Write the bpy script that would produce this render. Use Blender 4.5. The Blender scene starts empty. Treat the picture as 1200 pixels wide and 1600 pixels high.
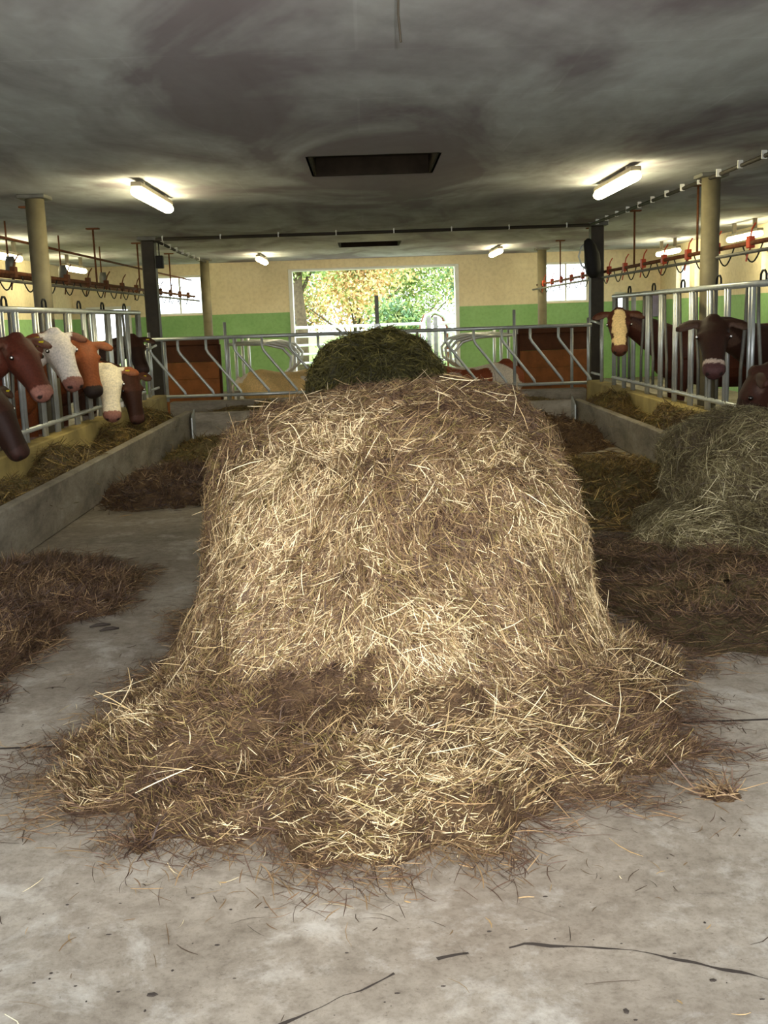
import bpy, bmesh, math, random
import numpy as np
from mathutils import Vector, Matrix, noise

# ------------------------------------------------------------------ camera, light, exposure
sc = bpy.context.scene
COL = sc.collection
random.seed(7)
RNG = np.random.default_rng(11)
FPX, CXP, CYP, CAMH = 1650.0, 600.0, 800.0, 1.6
_p, _y, _r = [math.radians(a) for a in (10.4, 0.6, 1.95)]
_F = Vector((math.sin(_y)*math.cos(_p), math.cos(_y)*math.cos(_p), -math.sin(_p)))
_R0 = Vector((math.cos(_y), -math.sin(_y), 0)); _U0 = _R0.cross(_F)
_R = _R0*math.cos(_r) - _U0*math.sin(_r); _U = _U0*math.cos(_r) + _R0*math.sin(_r)
cam_d = bpy.data.cameras.new('camera'); cam = bpy.data.objects.new('camera', cam_d); COL.objects.link(cam)
cam_d.sensor_fit = 'HORIZONTAL'; cam_d.sensor_width = 36.0; cam_d.lens = 36.0*FPX/1200.0
cam_d.clip_start = 0.05; cam_d.clip_end = 300
cam.matrix_world = Matrix(((_R.x, _U.x, -_F.x, 0), (_R.y, _U.y, -_F.y, 0), (_R.z, _U.z, -_F.z, CAMH), (0, 0, 0, 1)))
sc.camera = cam

world = bpy.data.worlds.new('overcast_sky'); sc.world = world; world.use_nodes = True
bg = world.node_tree.nodes['Background']
bg.inputs[0].default_value = (0.87, 0.945, 1.0, 1); bg.inputs[1].default_value = 3.2

fl_d = bpy.data.lights.new('camera_flash', 'SPOT'); fl_d.energy = 340; fl_d.color = (1.0, 0.93, 0.84)
fl_d.spot_size = math.radians(78); fl_d.spot_blend = 0.9; fl_d.shadow_soft_size = 0.025
fl = bpy.data.objects.new('camera_flash', fl_d); COL.objects.link(fl)
fl.location = (0.05, -0.02, CAMH + 0.09); fl.rotation_euler = (math.radians(90-6), 0, math.radians(-0.6))

sc.view_settings.view_transform = 'Standard'; sc.view_settings.look = 'None'
sc.view_settings.gamma = 1.0; sc.view_settings.use_curve_mapping = False
sc.view_settings.exposure = 1.15
sc.cycles.use_denoising = True
sc.cycles.max_bounces = 8; sc.cycles.diffuse_bounces = 5; sc.cycles.transparent_max_bounces = 12
sc.cycles.sample_clamp_indirect = 6.0
sc.cycles.caustics_reflective = False; sc.cycles.caustics_refractive = False

# ------------------------------------------------------------------ helpers
def lin(r, g, b):
    f = lambda c: (c/255/12.92) if c/255 <= 0.04045 else ((c/255+0.055)/1.055)**2.4
    return (f(r), f(g), f(b))
def tag(o, label=None, cat=None, group=None, kind=None):
    if label: o['label'] = label
    if cat: o['category'] = cat
    if group: o['group'] = group
    if kind: o['kind'] = kind
    return o
def empty(name, loc=(0, 0, 0), rz=0.0, label=None, cat=None, group=None, kind=None):
    o = bpy.data.objects.new(name, None); COL.objects.link(o)
    o.location = loc; o.rotation_euler = (0, 0, rz); o.empty_display_size = 0.1
    return tag(o, label, cat, group, kind)

class MB:
    def __init__(s): s.v = []; s.f = []
    def add(s, vs, fs):
        b = len(s.v); s.v += [tuple(v) for v in vs]; s.f += [tuple(i+b for i in f) for f in fs]; return s
    def box(s, a, b, bev=0.0):
        x0, y0, z0 = a; x1, y1, z1 = b
        if bev <= 0:
            return s.add([(x0,y0,z0),(x1,y0,z0),(x1,y1,z0),(x0,y1,z0),(x0,y0,z1),(x1,y0,z1),(x1,y1,z1),(x0,y1,z1)],
                         [(0,3,2,1),(4,5,6,7),(0,1,5,4),(1,2,6,5),(2,3,7,6),(3,0,4,7)])
        bm = bmesh.new(); bmesh.ops.create_cube(bm, size=1)
        for v in bm.verts: v.co = Vector(((x0+x1)/2+v.co.x*(x1-x0), (y0+y1)/2+v.co.y*(y1-y0), (z0+z1)/2+v.co.z*(z1-z0)))
        bmesh.ops.bevel(bm, geom=bm.edges[:], offset=bev, segments=1, affect='EDGES')
        bm.verts.index_update()
        s.add([v.co[:] for v in bm.verts], [[v.index for v in f.verts] for f in bm.faces]); bm.free(); return s
    def loft(s, rings):           # rings: list of equal-length point lists, caps closed
        n = len(rings[0]); b = len(s.v)
        for r in rings: s.v += [tuple(p) for p in r]
        for i in range(len(rings)-1):
            for j in range(n):
                s.f.append((b+i*n+j, b+i*n+(j+1) % n, b+(i+1)*n+(j+1) % n, b+(i+1)*n+j))
        s.f.append(tuple(b+j for j in reversed(range(n)))); s.f.append(tuple(b+(len(rings)-1)*n+j for j in range(n)))
        return s
    def tube(s, pts, r, n=8):
        P = [Vector(p) for p in pts]; rr = r if isinstance(r, (list, tuple)) else [r]*len(P); rings = []
        ref = None
        for i, p in enumerate(P):
            d = (P[min(i+1, len(P)-1)] - P[max(i-1, 0)]).normalized()
            if ref is None: ref = Vector((0, 0, 1)) if abs(d.z) < 0.9 else Vector((1, 0, 0))
            a = (ref - d*ref.dot(d)).normalized(); b = d.cross(a); ref = a
            rings.append([p + a*(rr[i]*math.cos(t)) + b*(rr[i]*math.sin(t)) for t in [2*math.pi*k/n for k in range(n)]])
        return s.loft(rings)
    def ell(s, c, r, nu=12, nv=8):
        rings = []
        for i in range(1, nv):
            t = math.pi*i/nv
            rings.append([(c[0]+r[0]*math.sin(t)*math.cos(2*math.pi*k/nu), c[1]+r[1]*math.sin(t)*math.sin(2*math.pi*k/nu), c[2]-r[2]*math.cos(t)) for k in range(nu)])
        return s.loft(rings)
    def mesh(s, name):
        m = bpy.data.meshes.new(name); m.from_pydata(s.v, [], s.f); m.update(); return m
    def build(s, name, mat, parent=None, smooth=False):
        m = s.mesh(name); o = bpy.data.objects.new(name, m); COL.objects.link(o)
        if mat: m.materials.append(mat)
        if smooth: m.polygons.foreach_set('use_smooth', [True]*len(m.polygons))
        if parent: o.parent = parent
        return o
def dup(o, parent, loc=None, rot=None, scale=None):
    c = o.copy(); COL.objects.link(c); c.parent = parent
    if loc is not None: c.location = loc
    if rot is not None: c.rotation_euler = rot
    if scale is not None: c.scale = scale
    return c

# ------------------------------------------------------------------ materials
def new_mat(name, rough=0.8, spec=0.3, metal=0.0):
    m = bpy.data.materials.new(name); m.use_nodes = True; nt = m.node_tree; b = nt.nodes['Principled BSDF']
    b.inputs['Roughness'].default_value = rough; b.inputs['Specular IOR Level'].default_value = spec; b.inputs['Metallic'].default_value = metal
    return m, nt, b
def nd(nt, t, **k):
    n = nt.nodes.new(t)
    for a, v in k.items(): setattr(n, a, v)
    return n
def noise_node(nt, scale, detail=5, rough=0.6, vec=None, dist=0.0):
    n = nd(nt, 'ShaderNodeTexNoise'); n.inputs['Scale'].default_value = scale; n.inputs['Detail'].default_value = detail
    n.inputs['Roughness'].default_value = rough; n.inputs['Distortion'].default_value = dist
    if vec is not None: nt.links.new(vec, n.inputs['Vector'])
    return n
def ramp(nt, fac, stops):
    r = nd(nt, 'ShaderNodeValToRGB'); nt.links.new(fac, r.inputs[0]); e = r.color_ramp.elements
    while len(e) < len(stops): e.new(0.5)
    for el, (p, c) in zip(e, stops): el.position = p; el.color = (*c, 1)
    return r
def mix(nt, fac, a, b, mode='MIX'):
    m = nd(nt, 'ShaderNodeMix', data_type='RGBA', blend_type=mode)
    if hasattr(fac, 'links'): nt.links.new(fac, m.inputs[0])
    else: m.inputs[0].default_value = fac
    for s, v in ((m.inputs[6], a), (m.inputs[7], b)):
        if hasattr(v, 'links'): nt.links.new(v, s)
        else: s.default_value = (*v, 1)
    return m.outputs[2]
def obj_co(nt, scale=(1, 1, 1)):
    t = nd(nt, 'ShaderNodeTexCoord'); mp = nd(nt, 'ShaderNodeMapping'); mp.inputs['Scale'].default_value = scale
    nt.links.new(t.outputs['Object'], mp.inputs[0]); return mp.outputs[0]
def bump(nt, b, h, strength=0.3, dist=0.02):
    n = nd(nt, 'ShaderNodeBump'); n.inputs['Strength'].default_value = strength; n.inputs['Distance'].default_value = dist
    nt.links.new(h, n.inputs['Height']); nt.links.new(n.outputs[0], b.inputs['Normal'])
def plain(name, c, rough=0.6, spec=0.3, metal=0.0, var=0.25, scale=6.0, c2=None):
    m, nt, b = new_mat(name, rough, spec, metal); co = obj_co(nt)
    n = noise_node(nt, scale, 4, 0.6, co)
    d = c2 if c2 else tuple(x*(1-var) for x in c)
    r = ramp(nt, n.outputs[0], [(0.3, d), (0.7, c)]); nt.links.new(r.outputs[0], b.inputs['Base Color']); return m

def mat_floor():
    m, nt, b = new_mat('floor_concrete', 0.78, 0.25); co = obj_co(nt)
    a = noise_node(nt, 0.9, 6, 0.65, co); f = noise_node(nt, 16, 6, 0.7, co); g = noise_node(nt, 70, 3, 0.7, co)
    r = ramp(nt, a.outputs[0], [(0.30, lin(108, 98, 86)), (0.5, lin(132, 122, 109)), (0.68, lin(158, 149, 136))])
    r2 = ramp(nt, f.outputs[0], [(0.3, (0.6, 0.57, 0.54)), (0.55, (1, 1, 1)), (0.75, (1.15, 1.15, 1.13))])
    c = mix(nt, 0.85, r.outputs[0], r2.outputs[0], 'MULTIPLY')
    r3 = ramp(nt, g.outputs[0], [(0.3, (0.72, 0.7, 0.68)), (0.5, (1, 1, 1))]); c = mix(nt, 0.8, c, r3.outputs[0], 'MULTIPLY')
    d = noise_node(nt, 0.45, 5, 0.6, co, 0.4); rd = ramp(nt, d.outputs[0], [(0.5, (0, 0, 0)), (0.68, (0.55, 0.55, 0.55))])
    c = mix(nt, rd.outputs[0], c, lin(100, 84, 70))
    w = noise_node(nt, 2.6, 7, 0.75, co, 0.3); rw = ramp(nt, w.outputs[0], [(0.52, (0, 0, 0)), (0.66, (0.5, 0.5, 0.5))]); c = mix(nt, rw.outputs[0], c, lin(178, 172, 162))
    sp = noise_node(nt, 34, 4, 0.8, co); rs = ramp(nt, sp.outputs[0], [(0.62, (0, 0, 0)), (0.70, (0.7, 0.7, 0.7))]); c = mix(nt, rs.outputs[0], c, lin(78, 66, 54))
    nt.links.new(c, b.inputs['Base Color']); bump(nt, b, f.outputs[0], 0.25, 0.01); return m
def mat_ceiling():
    m, nt, b = new_mat('ceiling_concrete', 0.9, 0.15); co = obj_co(nt, (0.9, 0.38, 1))
    a = noise_node(nt, 0.9, 6, 0.6, co, 0.6); f = noise_node(nt, 7, 5, 0.65, co)
    r = ramp(nt, a.outputs[0], [(0.30, lin(146, 140, 146)), (0.48, lin(188, 191, 194)), (0.68, lin(216, 222, 226))])
    rf = ramp(nt, f.outputs[0], [(0.3, (0.82, 0.81, 0.82)), (0.6, (1, 1, 1))])
    c = mix(nt, 0.8, r.outputs[0], rf.outputs[0], 'MULTIPLY')
    # formwork board marks running across and a few long seams
    t = nd(nt, 'ShaderNodeTexCoord'); br = nd(nt, 'ShaderNodeTexBrick'); br.offset = 0.5
    mp = nd(nt, 'ShaderNodeMapping'); mp.inputs['Location'].default_value = (1.25, 0.3, 0); nt.links.new(t.outputs['Object'], mp.inputs[0]); nt.links.new(mp.outputs[0], br.inputs['Vector'])
    br.inputs['Scale'].default_value = 1.0; br.inputs['Brick Width'].default_value = 2.5; br.inputs['Row Height'].default_value = 1.25
    br.inputs['Mortar Size'].default_value = 0.012; br.inputs['Mortar Smooth'].default_value = 0.6
    br.inputs['Color1'].default_value = (1, 1, 1, 1); br.inputs['Color2'].default_value = (0.9, 0.89, 0.9, 1); br.inputs['Mortar'].default_value = (1.12, 1.12, 1.12, 1)
    c = mix(nt, 0.55, c, br.outputs['Color'], 'MULTIPLY')
    s = noise_node(nt, 0.5, 5, 0.55, obj_co(nt, (1.1, 0.6, 1)), 0.8); rs = ramp(nt, s.outputs[0], [(0.48, (0, 0, 0)), (0.60, (0.75, 0.75, 0.75))])
    c = mix(nt, rs.outputs[0], c, lin(128, 116, 124))
    nt.links.new(c, b.inputs['Base Color']); bump(nt, b, f.outputs[0], 0.2, 0.01); return m
def mat_wall():
    m, nt, b = new_mat('painted_wall', 0.75, 0.25); t = nd(nt, 'ShaderNodeTexCoord'); sp = nd(nt, 'ShaderNodeSeparateXYZ')
    nt.links.new(t.outputs['Object'], sp.inputs[0])
    gt = nd(nt, 'ShaderNodeMath', operation='GREATER_THAN'); nt.links.new(sp.outputs[2], gt.inputs[0]); gt.inputs[1].default_value = 1.81
    n = noise_node(nt, 1.5, 6, 0.65, t.outputs['Object']); n2 = noise_node(nt, 12, 4, 0.6, t.outputs['Object'])
    g = ramp(nt, n.outputs[0], [(0.3, lin(132, 174, 110)), (0.7, lin(150, 190, 128))])
    cr = ramp(nt, n.outputs[0], [(0.3, lin(218, 202, 166)), (0.7, lin(234, 220, 186))])
    c = mix(nt, gt.outputs[0], g.outputs[0], cr.outputs[0])
    d = ramp(nt, n2.outputs[0], [(0.3, (0.85, 0.84, 0.82)), (0.55, (1, 1, 1))]); c = mix(nt, 0.7, c, d.outputs[0], 'MULTIPLY')
    nt.links.new(c, b.inputs['Base Color']); return m
def mat_trough():
    m, nt, b = new_mat('trough_concrete', 0.75, 0.3); co = obj_co(nt, (1, 1, 2.5))
    a = noise_node(nt, 1.8, 6, 0.65, co, 0.3); f = noise_node(nt, 18, 5, 0.65, co)
    r = ramp(nt, a.outputs[0], [(0.3, lin(98, 90, 78)), (0.5, lin(136, 127, 113)), (0.72, lin(160, 152, 138))])
    rf = ramp(nt, f.outputs[0], [(0.3, (0.75, 0.73, 0.7)), (0.6, (1, 1, 1))]); c = mix(nt, 0.8, r.outputs[0], rf.outputs[0], 'MULTIPLY')
    nt.links.new(c, b.inputs['Base Color']); bump(nt, b, f.outputs[0], 0.3, 0.01); return m
def mat_vcol(name, rough=0.7, spec=0.2, noise_amt=0.3, nscale=30):
    m, nt, b = new_mat(name, rough, spec); a = nd(nt, 'ShaderNodeAttribute'); a.attribute_name = 'Col'
    n = noise_node(nt, nscale, 3, 0.6, obj_co(nt)); r = ramp(nt, n.outputs[0], [(0.3, (1-noise_amt,)*3), (0.65, (1.1,)*3)])
    c = mix(nt, 1.0, a.outputs['Color'], r.outputs[0], 'MULTIPLY'); nt.links.new(c, b.inputs['Base Color']); return m
def mat_hay_core(name, c1, c2, c3):
    m, nt, b = new_mat(name, 0.9, 0.1); co = obj_co(nt, (1, 1, 0.5)); n = noise_node(nt, 14, 8, 0.75, co, 0.5)
    r = ramp(nt, n.outputs[0], [(0.32, c1), (0.5, c2), (0.7, c3)]); nt.links.new(r.outputs[0], b.inputs['Base Color']); bump(nt, b, n.outputs[0], 1.0, 0.05); return m
def mat_emit(name, c, s):
    m = bpy.data.materials.new(name); m.use_nodes = True; nt = m.node_tree; nt.nodes.remove(nt.nodes['Principled BSDF'])
    e = nd(nt, 'ShaderNodeEmission'); e.inputs[0].default_value = (*c, 1); e.inputs[1].default_value = s
    nt.links.new(e.outputs[0], nt.nodes['Material Output'].inputs[0]); return m
def mat_glass():
    m = bpy.data.materials.new('window_glass'); m.use_nodes = True; nt = m.node_tree; nt.nodes.remove(nt.nodes['Principled BSDF'])
    t = nd(nt, 'ShaderNodeBsdfTransparent'); t.inputs[0].default_value = (0.93, 0.95, 0.95, 1); g = nd(nt, 'ShaderNodeBsdfGlossy'); g.inputs['Roughness'].default_value = 0.05
    mx = nd(nt, 'ShaderNodeMixShader'); mx.inputs[0].default_value = 0.06
    nt.links.new(t.outputs[0], mx.inputs[1]); nt.links.new(g.outputs[0], mx.inputs[2]); nt.links.new(mx.outputs[0], nt.nodes['Material Output'].inputs[0]); return m

M = dict(
    floor=mat_floor(), ceil=mat_ceiling(), wall=mat_wall(), trough=mat_trough(), glass=mat_glass(),
    joint=plain('joint_filler', lin(48, 40, 34), 0.9), crack=plain('crack_dirt', lin(52, 44, 38), 0.95),
    galv=plain('galvanised_steel', lin(196, 200, 200), 0.38, 0.5, 0.5, 0.25, 9), galv_dull=plain('weathered_steel', lin(120, 118, 110), 0.6, 0.4, 0.5, 0.4, 8),
    column=plain('column_paint', lin(122, 113, 88), 0.6, 0.3, 0, 0.4, 4), post=plain('dark_steel_post', lin(62, 54, 42), 0.6, 0.3, 0, 0.5, 5),
    rust=plain('rusty_steel', lin(118, 74, 48), 0.8, 0.2, 0.1, 0.5, 12), orange=plain('orange_plastic', lin(196, 74, 40), 0.5, 0.3), dark=plain('black_rubber', lin(30, 28, 27), 0.7),
    wood=plain('stained_wood', lin(150, 92, 50), 0.7, 0.2, 0, 0.4, 5), wood_dark=plain('dark_wood', lin(88, 52, 32), 0.75, 0.2, 0, 0.4, 5), hatch=plain('hatch_wood', lin(50, 42, 34), 0.85, 0.1, 0, 0.5, 5),
    white=plain('white_paint', lin(225, 225, 220), 0.5, 0.3, 0, 0.12), housing=plain('lamp_housing', lin(150, 140, 120), 0.5), lamp=mat_emit('fluorescent_diffuser', (1.0, 0.89, 0.52), 22.0),
    conduit=plain('dark_conduit', lin(48, 42, 36), 0.7), lilac=plain('lilac_paint', lin(150, 140, 175), 0.6), straw_v=mat_vcol('straw', 0.6, 0.3, 0.2, 40),
    coat=mat_vcol('cow_coat', 0.65, 0.25, 0.28, 55), tagm=plain('yellow_tag', lin(225, 205, 40), 0.4), core=mat_hay_core('hay_core', lin(58, 44, 36), lin(90, 70, 52), lin(118, 95, 68)),
    core_g=mat_hay_core('green_hay_core', lin(42, 40, 20), lin(74, 70, 36), lin(100, 94, 52)), core_o=mat_hay_core('olive_hay_core', lin(66, 56, 38), lin(100, 88, 60), lin(128, 116, 84)),
    bed=mat_hay_core('bedding_straw', lin(150, 110, 60), lin(190, 150, 90), lin(214, 184, 124)), leaf=mat_vcol('leaf', 0.6, 0.3, 0.2, 5), bark=plain('bark', lin(96, 84, 66), 0.9, 0.1, 0, 0.5, 9),
    grass=plain('grass', lin(128, 150, 84), 0.9, 0.1, 0, 0.3, 1.5), paving=plain('yard_paving', lin(190, 184, 172), 0.85, 0.2, 0, 0.2, 2),
)
def mat_eye():
    m, nt, b = new_mat('eye', 0.12, 0.8); b.inputs['Base Color'].default_value = (0.012, 0.008, 0.006, 1); return m
def mat_eye_glint():
    m, nt, b = new_mat('eye_shine', 0.45, 0.9, 0.5); b.inputs['Base Color'].default_value = (1.0, 0.93, 0.9, 1); return m  # pale disc on the eye, painted as the flash glint
M['kerb'] = plain('yellowish_concrete', lin(184, 164, 106), 0.8, 0.2, 0, 0.45, 3); M['eye'] = mat_eye(); M['shine'] = mat_eye_glint()  # kerb is yellower than the trough concrete

# ------------------------------------------------------------------ the building shell
XL, XR, YB, YF, ZC = -6.9, 7.0, 25.5, 0.9, 3.0
fl_o = tag(MB().box((XL-.2, YF-6, -0.3), (XR+.2, YB+.3, -0.0008)).build('floor', M['joint']), 'pale worn concrete barn floor with slab joints', None, None, 'structure')
for a, b in ((YF-6, 3.9), (3.921, 9.9), (9.916, 15.9), (15.916, YB)):
    MB().box((XL, a, -0.1), (XR, b, 0.0)).build('slab', M['floor'], fl_o)
def crack(pts, w=0.008):
    s = MB(); P = [Vector((x, y, 0.0)) for x, y in pts]; Q = []
    for i in range(len(P)-1):
        k = max(2, int((P[i+1]-P[i]).length/0.02))
        Q += [P[i].lerp(P[i+1], j/k) for j in range(k)]
    Q.append(P[-1]); L = []; Rr = []
    for i, q in enumerate(Q):
        d = (Q[min(i+1, len(Q)-1)]-Q[max(i-1, 0)]).normalized(); n = Vector((-d.y, d.x, 0))
        o = 0.012*noise.noise(q*14); ww = w*max(0.2, 0.6+2.2*noise.noise(q*9+Vector((3, 1, 2))))
        L.append(q+n*(o+ww/2)); Rr.append(q+n*(o-ww/2))
    vs = [(p.x, p.y, 0.0012) for p in L]+[(p.x, p.y, 0.0012) for p in Rr]; n = len(L)
    s.add(vs, [(i, n+i, n+i+1, i+1) for i in range(n-1) if noise.noise(Q[i]*6+Vector((9, 4, 1))) > -.22])
    return s.build('crack', M['crack'], fl_o)
crack([(-0.27, 2.18), (-0.11, 2.29), (0.03, 2.38), (0.14, 2.43), (0.35, 2.47), (0.48, 2.45), (0.62, 2.43), (0.78, 2.35), (0.93, 2.28), (1.2, 2.2)], 0.011)
crack([(-1.5, 3.30), (-1.2, 3.34), (-1.05, 3.30)], 0.004)

HX0, HX1 = -0.46, 0.69
H1, H2 = (9.6, 10.9), (20.15, 21.5)
cb = MB(); T = ZC+0.22
cb.box((XL, YF, ZC), (XR, H1[0], T)).box((XL, H1[1], ZC), (XR, H2[0], T)).box((XL, H2[1], ZC), (XR, YB+.3, T))
for h in (H1, H2): cb.box((XL, h[0], ZC), (HX0, h[1], T)).box((HX1, h[0], ZC), (XR, h[1], T))
tag(cb.build('ceiling', M['ceil']), 'stained grey concrete barn ceiling', None, None, 'structure')
for h, lb in ((H1, 'dark open wooden hatch in the ceiling between the two big tube lamps'), (H2, 'dark narrow ceiling hatch above the far lying cattle')):
    e = empty('ceiling_hatch', ((HX0+HX1)/2, (h[0]+h[1])/2, ZC), 0, lb, 'hatch', 'ceiling hatches')
    w, d = (HX1-HX0)/2, (h[1]-h[0])/2
    for x in (-1, 1): MB().box((x*w-.02, -d, 0.0), (x*w+.02, d, 0.85)).build('side_board', M['hatch'], e)
    for y in (-1, 1): MB().box((-w, y*d-.02, 0.0), (w, y*d+.02, 0.85)).build('end_board', M['hatch'], e)
    MB().box((-w, -d, .85), (w, d, .9)).build('cover', M['hatch'], e)

# walls with openings -------------------------------------------------
def wall_boxes(u0, u1, holes, put):      # holes: (a,b,z0,z1) along the wall
    xs = sorted({u0, u1, *[h[0] for h in holes], *[h[1] for h in holes]}); mb = MB()
    for a, b in zip(xs[:-1], xs[1:]):
        zs = sorted([(h[2], h[3]) for h in holes if h[0] <= a+1e-6 and h[1] >= b-1e-6]); z = 0.0
        for z0, z1 in zs:
            if z0 > z: put(mb, a, b, z, z0)
            z = z1
        if z < ZC: put(mb, a, b, z, ZC)
    return mb
D1 = (-1.8, 2.22, 0.0, 2.80); W1 = (-4.95, -3.85, 1.83, 2.74); W2 = (4.25, 5.32, 1.83, 2.76); D2 = (-6.6, -5.55, 0.0, 2.08); W3 = (5.92, 6.22, 1.62, 2.02)
tag(wall_boxes(XL-.2, XR+.2, [D1, W1, W2, D2, W3], lambda m, a, b, z0, z1: m.box((a, YB, z0), (b, YB+.3, z1))).build('wall_back', M['wall']), 'cream and green painted end wall around the open barn door', None, None, 'structure')
WR = [(18.2, 19.0, 1.95, 2.55), (21.9, 22.85, 1.92, 2.56), (23.2, 24.2, 1.92, 2.56), (12.5, 14.0, 1.92, 2.56), (6.0, 7.5, 1.92, 2.56)]  # last two are out of view, added to light the stalls
tag(wall_boxes(YF, YB, WR, lambda m, a, b, z0, z1: m.box((XR, a, z0), (XR+.25, b, z1))).build('wall_right', M['wall']), 'cream and green side wall behind the blaze-faced cow', None, None, 'structure')
WL = [(7.0, 8.5, 1.92, 2.56), (13.0, 14.5, 1.92, 2.56)]  # unseen openings, added to bring light into the left stalls
tag(wall_boxes(YF, YB, WL, lambda m, a, b, z0, z1: m.box((XL-.25, a, z0), (XL, b, z1))).build('wall_left', M['wall']), 'cream and green side wall behind the white-faced cows', None, None, 'structure')
tag(wall_boxes(XL-.2, XR+.2, [(-6.2, 6.3, 0.0, 2.92)], lambda m, a, b, z0, z1: m.box((a, YF-.25, z0), (b, YF, z1))).build('wall_front', M['wall']), 'front barn wall with a wide open gateway', None, None, 'structure')

def window(name, org, ax, w, z0, z1, lab, nm=1):
    h = z1-z0; e = empty(name, org, 0 if ax == 'x' else math.pi/2, lab, None, None, 'structure')
    t = 0.045
    MB().box((0, -.04, 0), (t, .04, h)).box((w-t, -.04, 0), (w, .04, h)).box((t, -.04, 0), (w-t, .04, t)).box((t, -.04, h-t), (w-t, .04, h)).build('window_frame', M['white'], e)
    step = (w-2*t)/(nm+1)
    for k in range(nm): MB().box((t+step*(k+1)-.018, -.03, t), (t+step*(k+1)+.018, .03, h-t)).build('mullion', M['white'], e)
    for k in range(nm+1): MB().box((t+step*k, -.004, t), (t+step*(k+1), .004, h-t)).build('pane', M['glass'], e)
window('window_1', (W1[0], YB+.2, W1[2]), 'x', W1[1]-W1[0], W1[2], W1[3], 'bright window in the end wall above the left wooden partition')
window('window_2', (W2[0], YB+.2, W2[2]), 'x', W2[1]-W2[0], W2[2], W2[3], 'bright window in the end wall above the right wooden partition')
window('window_3', (W3[0], YB+.2, W3[2]), 'x', W3[1]-W3[0], W3[2], W3[3], 'tiny bright window in the end wall corner beside the lilac board', 0)
for i, w in enumerate(WR): window('window_%d' % (4+i), (XR+.15, w[0], w[2]), 'y', w[1]-w[0], w[2], w[3], 'small bright window in the right side wall row of real and added windows')
for i, w in enumerate(WL): window('window_%d' % (9+i), (XL-.1, w[0], w[2]), 'y', w[1]-w[0], w[2], w[3], 'small unseen window added in the left side wall to light the stalls')
# door frames
e = empty('door_1', (D1[0], YB, 0), 0, 'wide open barn doorway with white frame at the far end', None, None, 'structure'); w = D1[1]-D1[0]
for x0 in (0.0, w-.09): MB().box((x0, -.04, 0), (x0+.09, .34, D1[3]), .008).build('door_jamb', M['white'], e)
MB().box((.09, -.04, D1[3]-.05), (w-.09, .34, D1[3]), .008).build('door_head', M['white'], e)
e = empty('door_2', (D2[0], YB, 0), 0, 'narrow open doorway in the end wall corner behind the left feed fence', None, None, 'structure'); w = D2[1]-D2[0]
for x0 in (0.0, w-.07): MB().box((x0, -.04, 0), (x0+.07, .34, D2[3]), .008).build('door_jamb', M['white'], e)
MB().box((.07, -.04, D2[3]-.07), (w-.07, .34, D2[3]), .008).build('door_head', M['white'], e)
tag(MB().box((6.62, YB-.05, 1.42), (6.98, YB-.005, 2.02), .01).build('notice_board', M['lilac']), 'small lilac board on the end wall in the far right corner', 'board')

# ------------------------------------------------------------------ troughs and kerbs
XTL, XTR = -2.52, 2.92        # inner trough walls
XFL, XFR = -3.25, 3.5         # feed fences
YT = 15.0
e = empty('feed_trough', (XTL, 8, 0), 0, 'long concrete feed trough under the white-faced cows', 'trough')
MB().box((-.09, -6, 0), (.0, YT-8, .40), .012).build('front_wall', M['trough'], e)
MB().box((-.79, -6, 0), (-.60, YT+1.4-8, .55), .012).build('rear_kerb', M['kerb'], e)
MB().box((-.60, -6, 0), (-.09, YT-8, .12)).build('trough_bed', M['trough'], e)
e = empty('feed_trough', (XTR, 8, 0), 0, 'concrete feed trough under the blaze-faced cow and olive hay heap', 'trough')
MB().box((0, -6, 0), (.09, YT-8, .38), .012).build('front_wall', M['trough'], e)
MB().box((.46, -6, 0), (.68, YT+1.4-8, .55), .012).build('rear_kerb', M['kerb'], e)
MB().box((.09, -6, 0), (.46, YT-8, .12)).build('trough_bed', M['trough'], e)
e = empty('cross_trough', (0.2, YT, 0), 0, 'concrete trough across the passage below the slanted bar fence', 'trough')
MB().box((XTL-.2, .02, 0), (XTR-.2, .11, .37), .012).build('front_wall', M['trough'], e)
MB().box((XFL-.2+.15, 1.5, 0), (XFR-.2-.1, 1.75, .42), .012).build('rear_kerb', M['trough'], e)
MB().box((XTL-.2, .11, 0), (XTR-.2, 1.5, .2)).build('trough_bed', M['trough'], e)
for x, s, lb in ((XTL+.03, 1, 'grey steel plate in the trough corner below the left fence post'), (XTR-.03, -1, 'grey steel plate in the trough corner below the right fence post')):
    mb = MB(); mb.add([(0, -.25, 0), (0.0, 0, 0), (0, 0, .42), (0, -.25, .32), (s*.02, -.25, 0), (s*.02, 0, 0), (s*.02, 0, .42), (s*.02, -.25, .32)],
                      [(0, 1, 2, 3), (7, 6, 5, 4), (0, 4, 5, 1), (1, 5, 6, 2), (2, 6, 7, 3), (3, 7, 4, 0)])
    o = mb.build('corner_plate', M['galv']); o.location = (x, YT, 0); tag(o, lb, 'plate')

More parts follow.
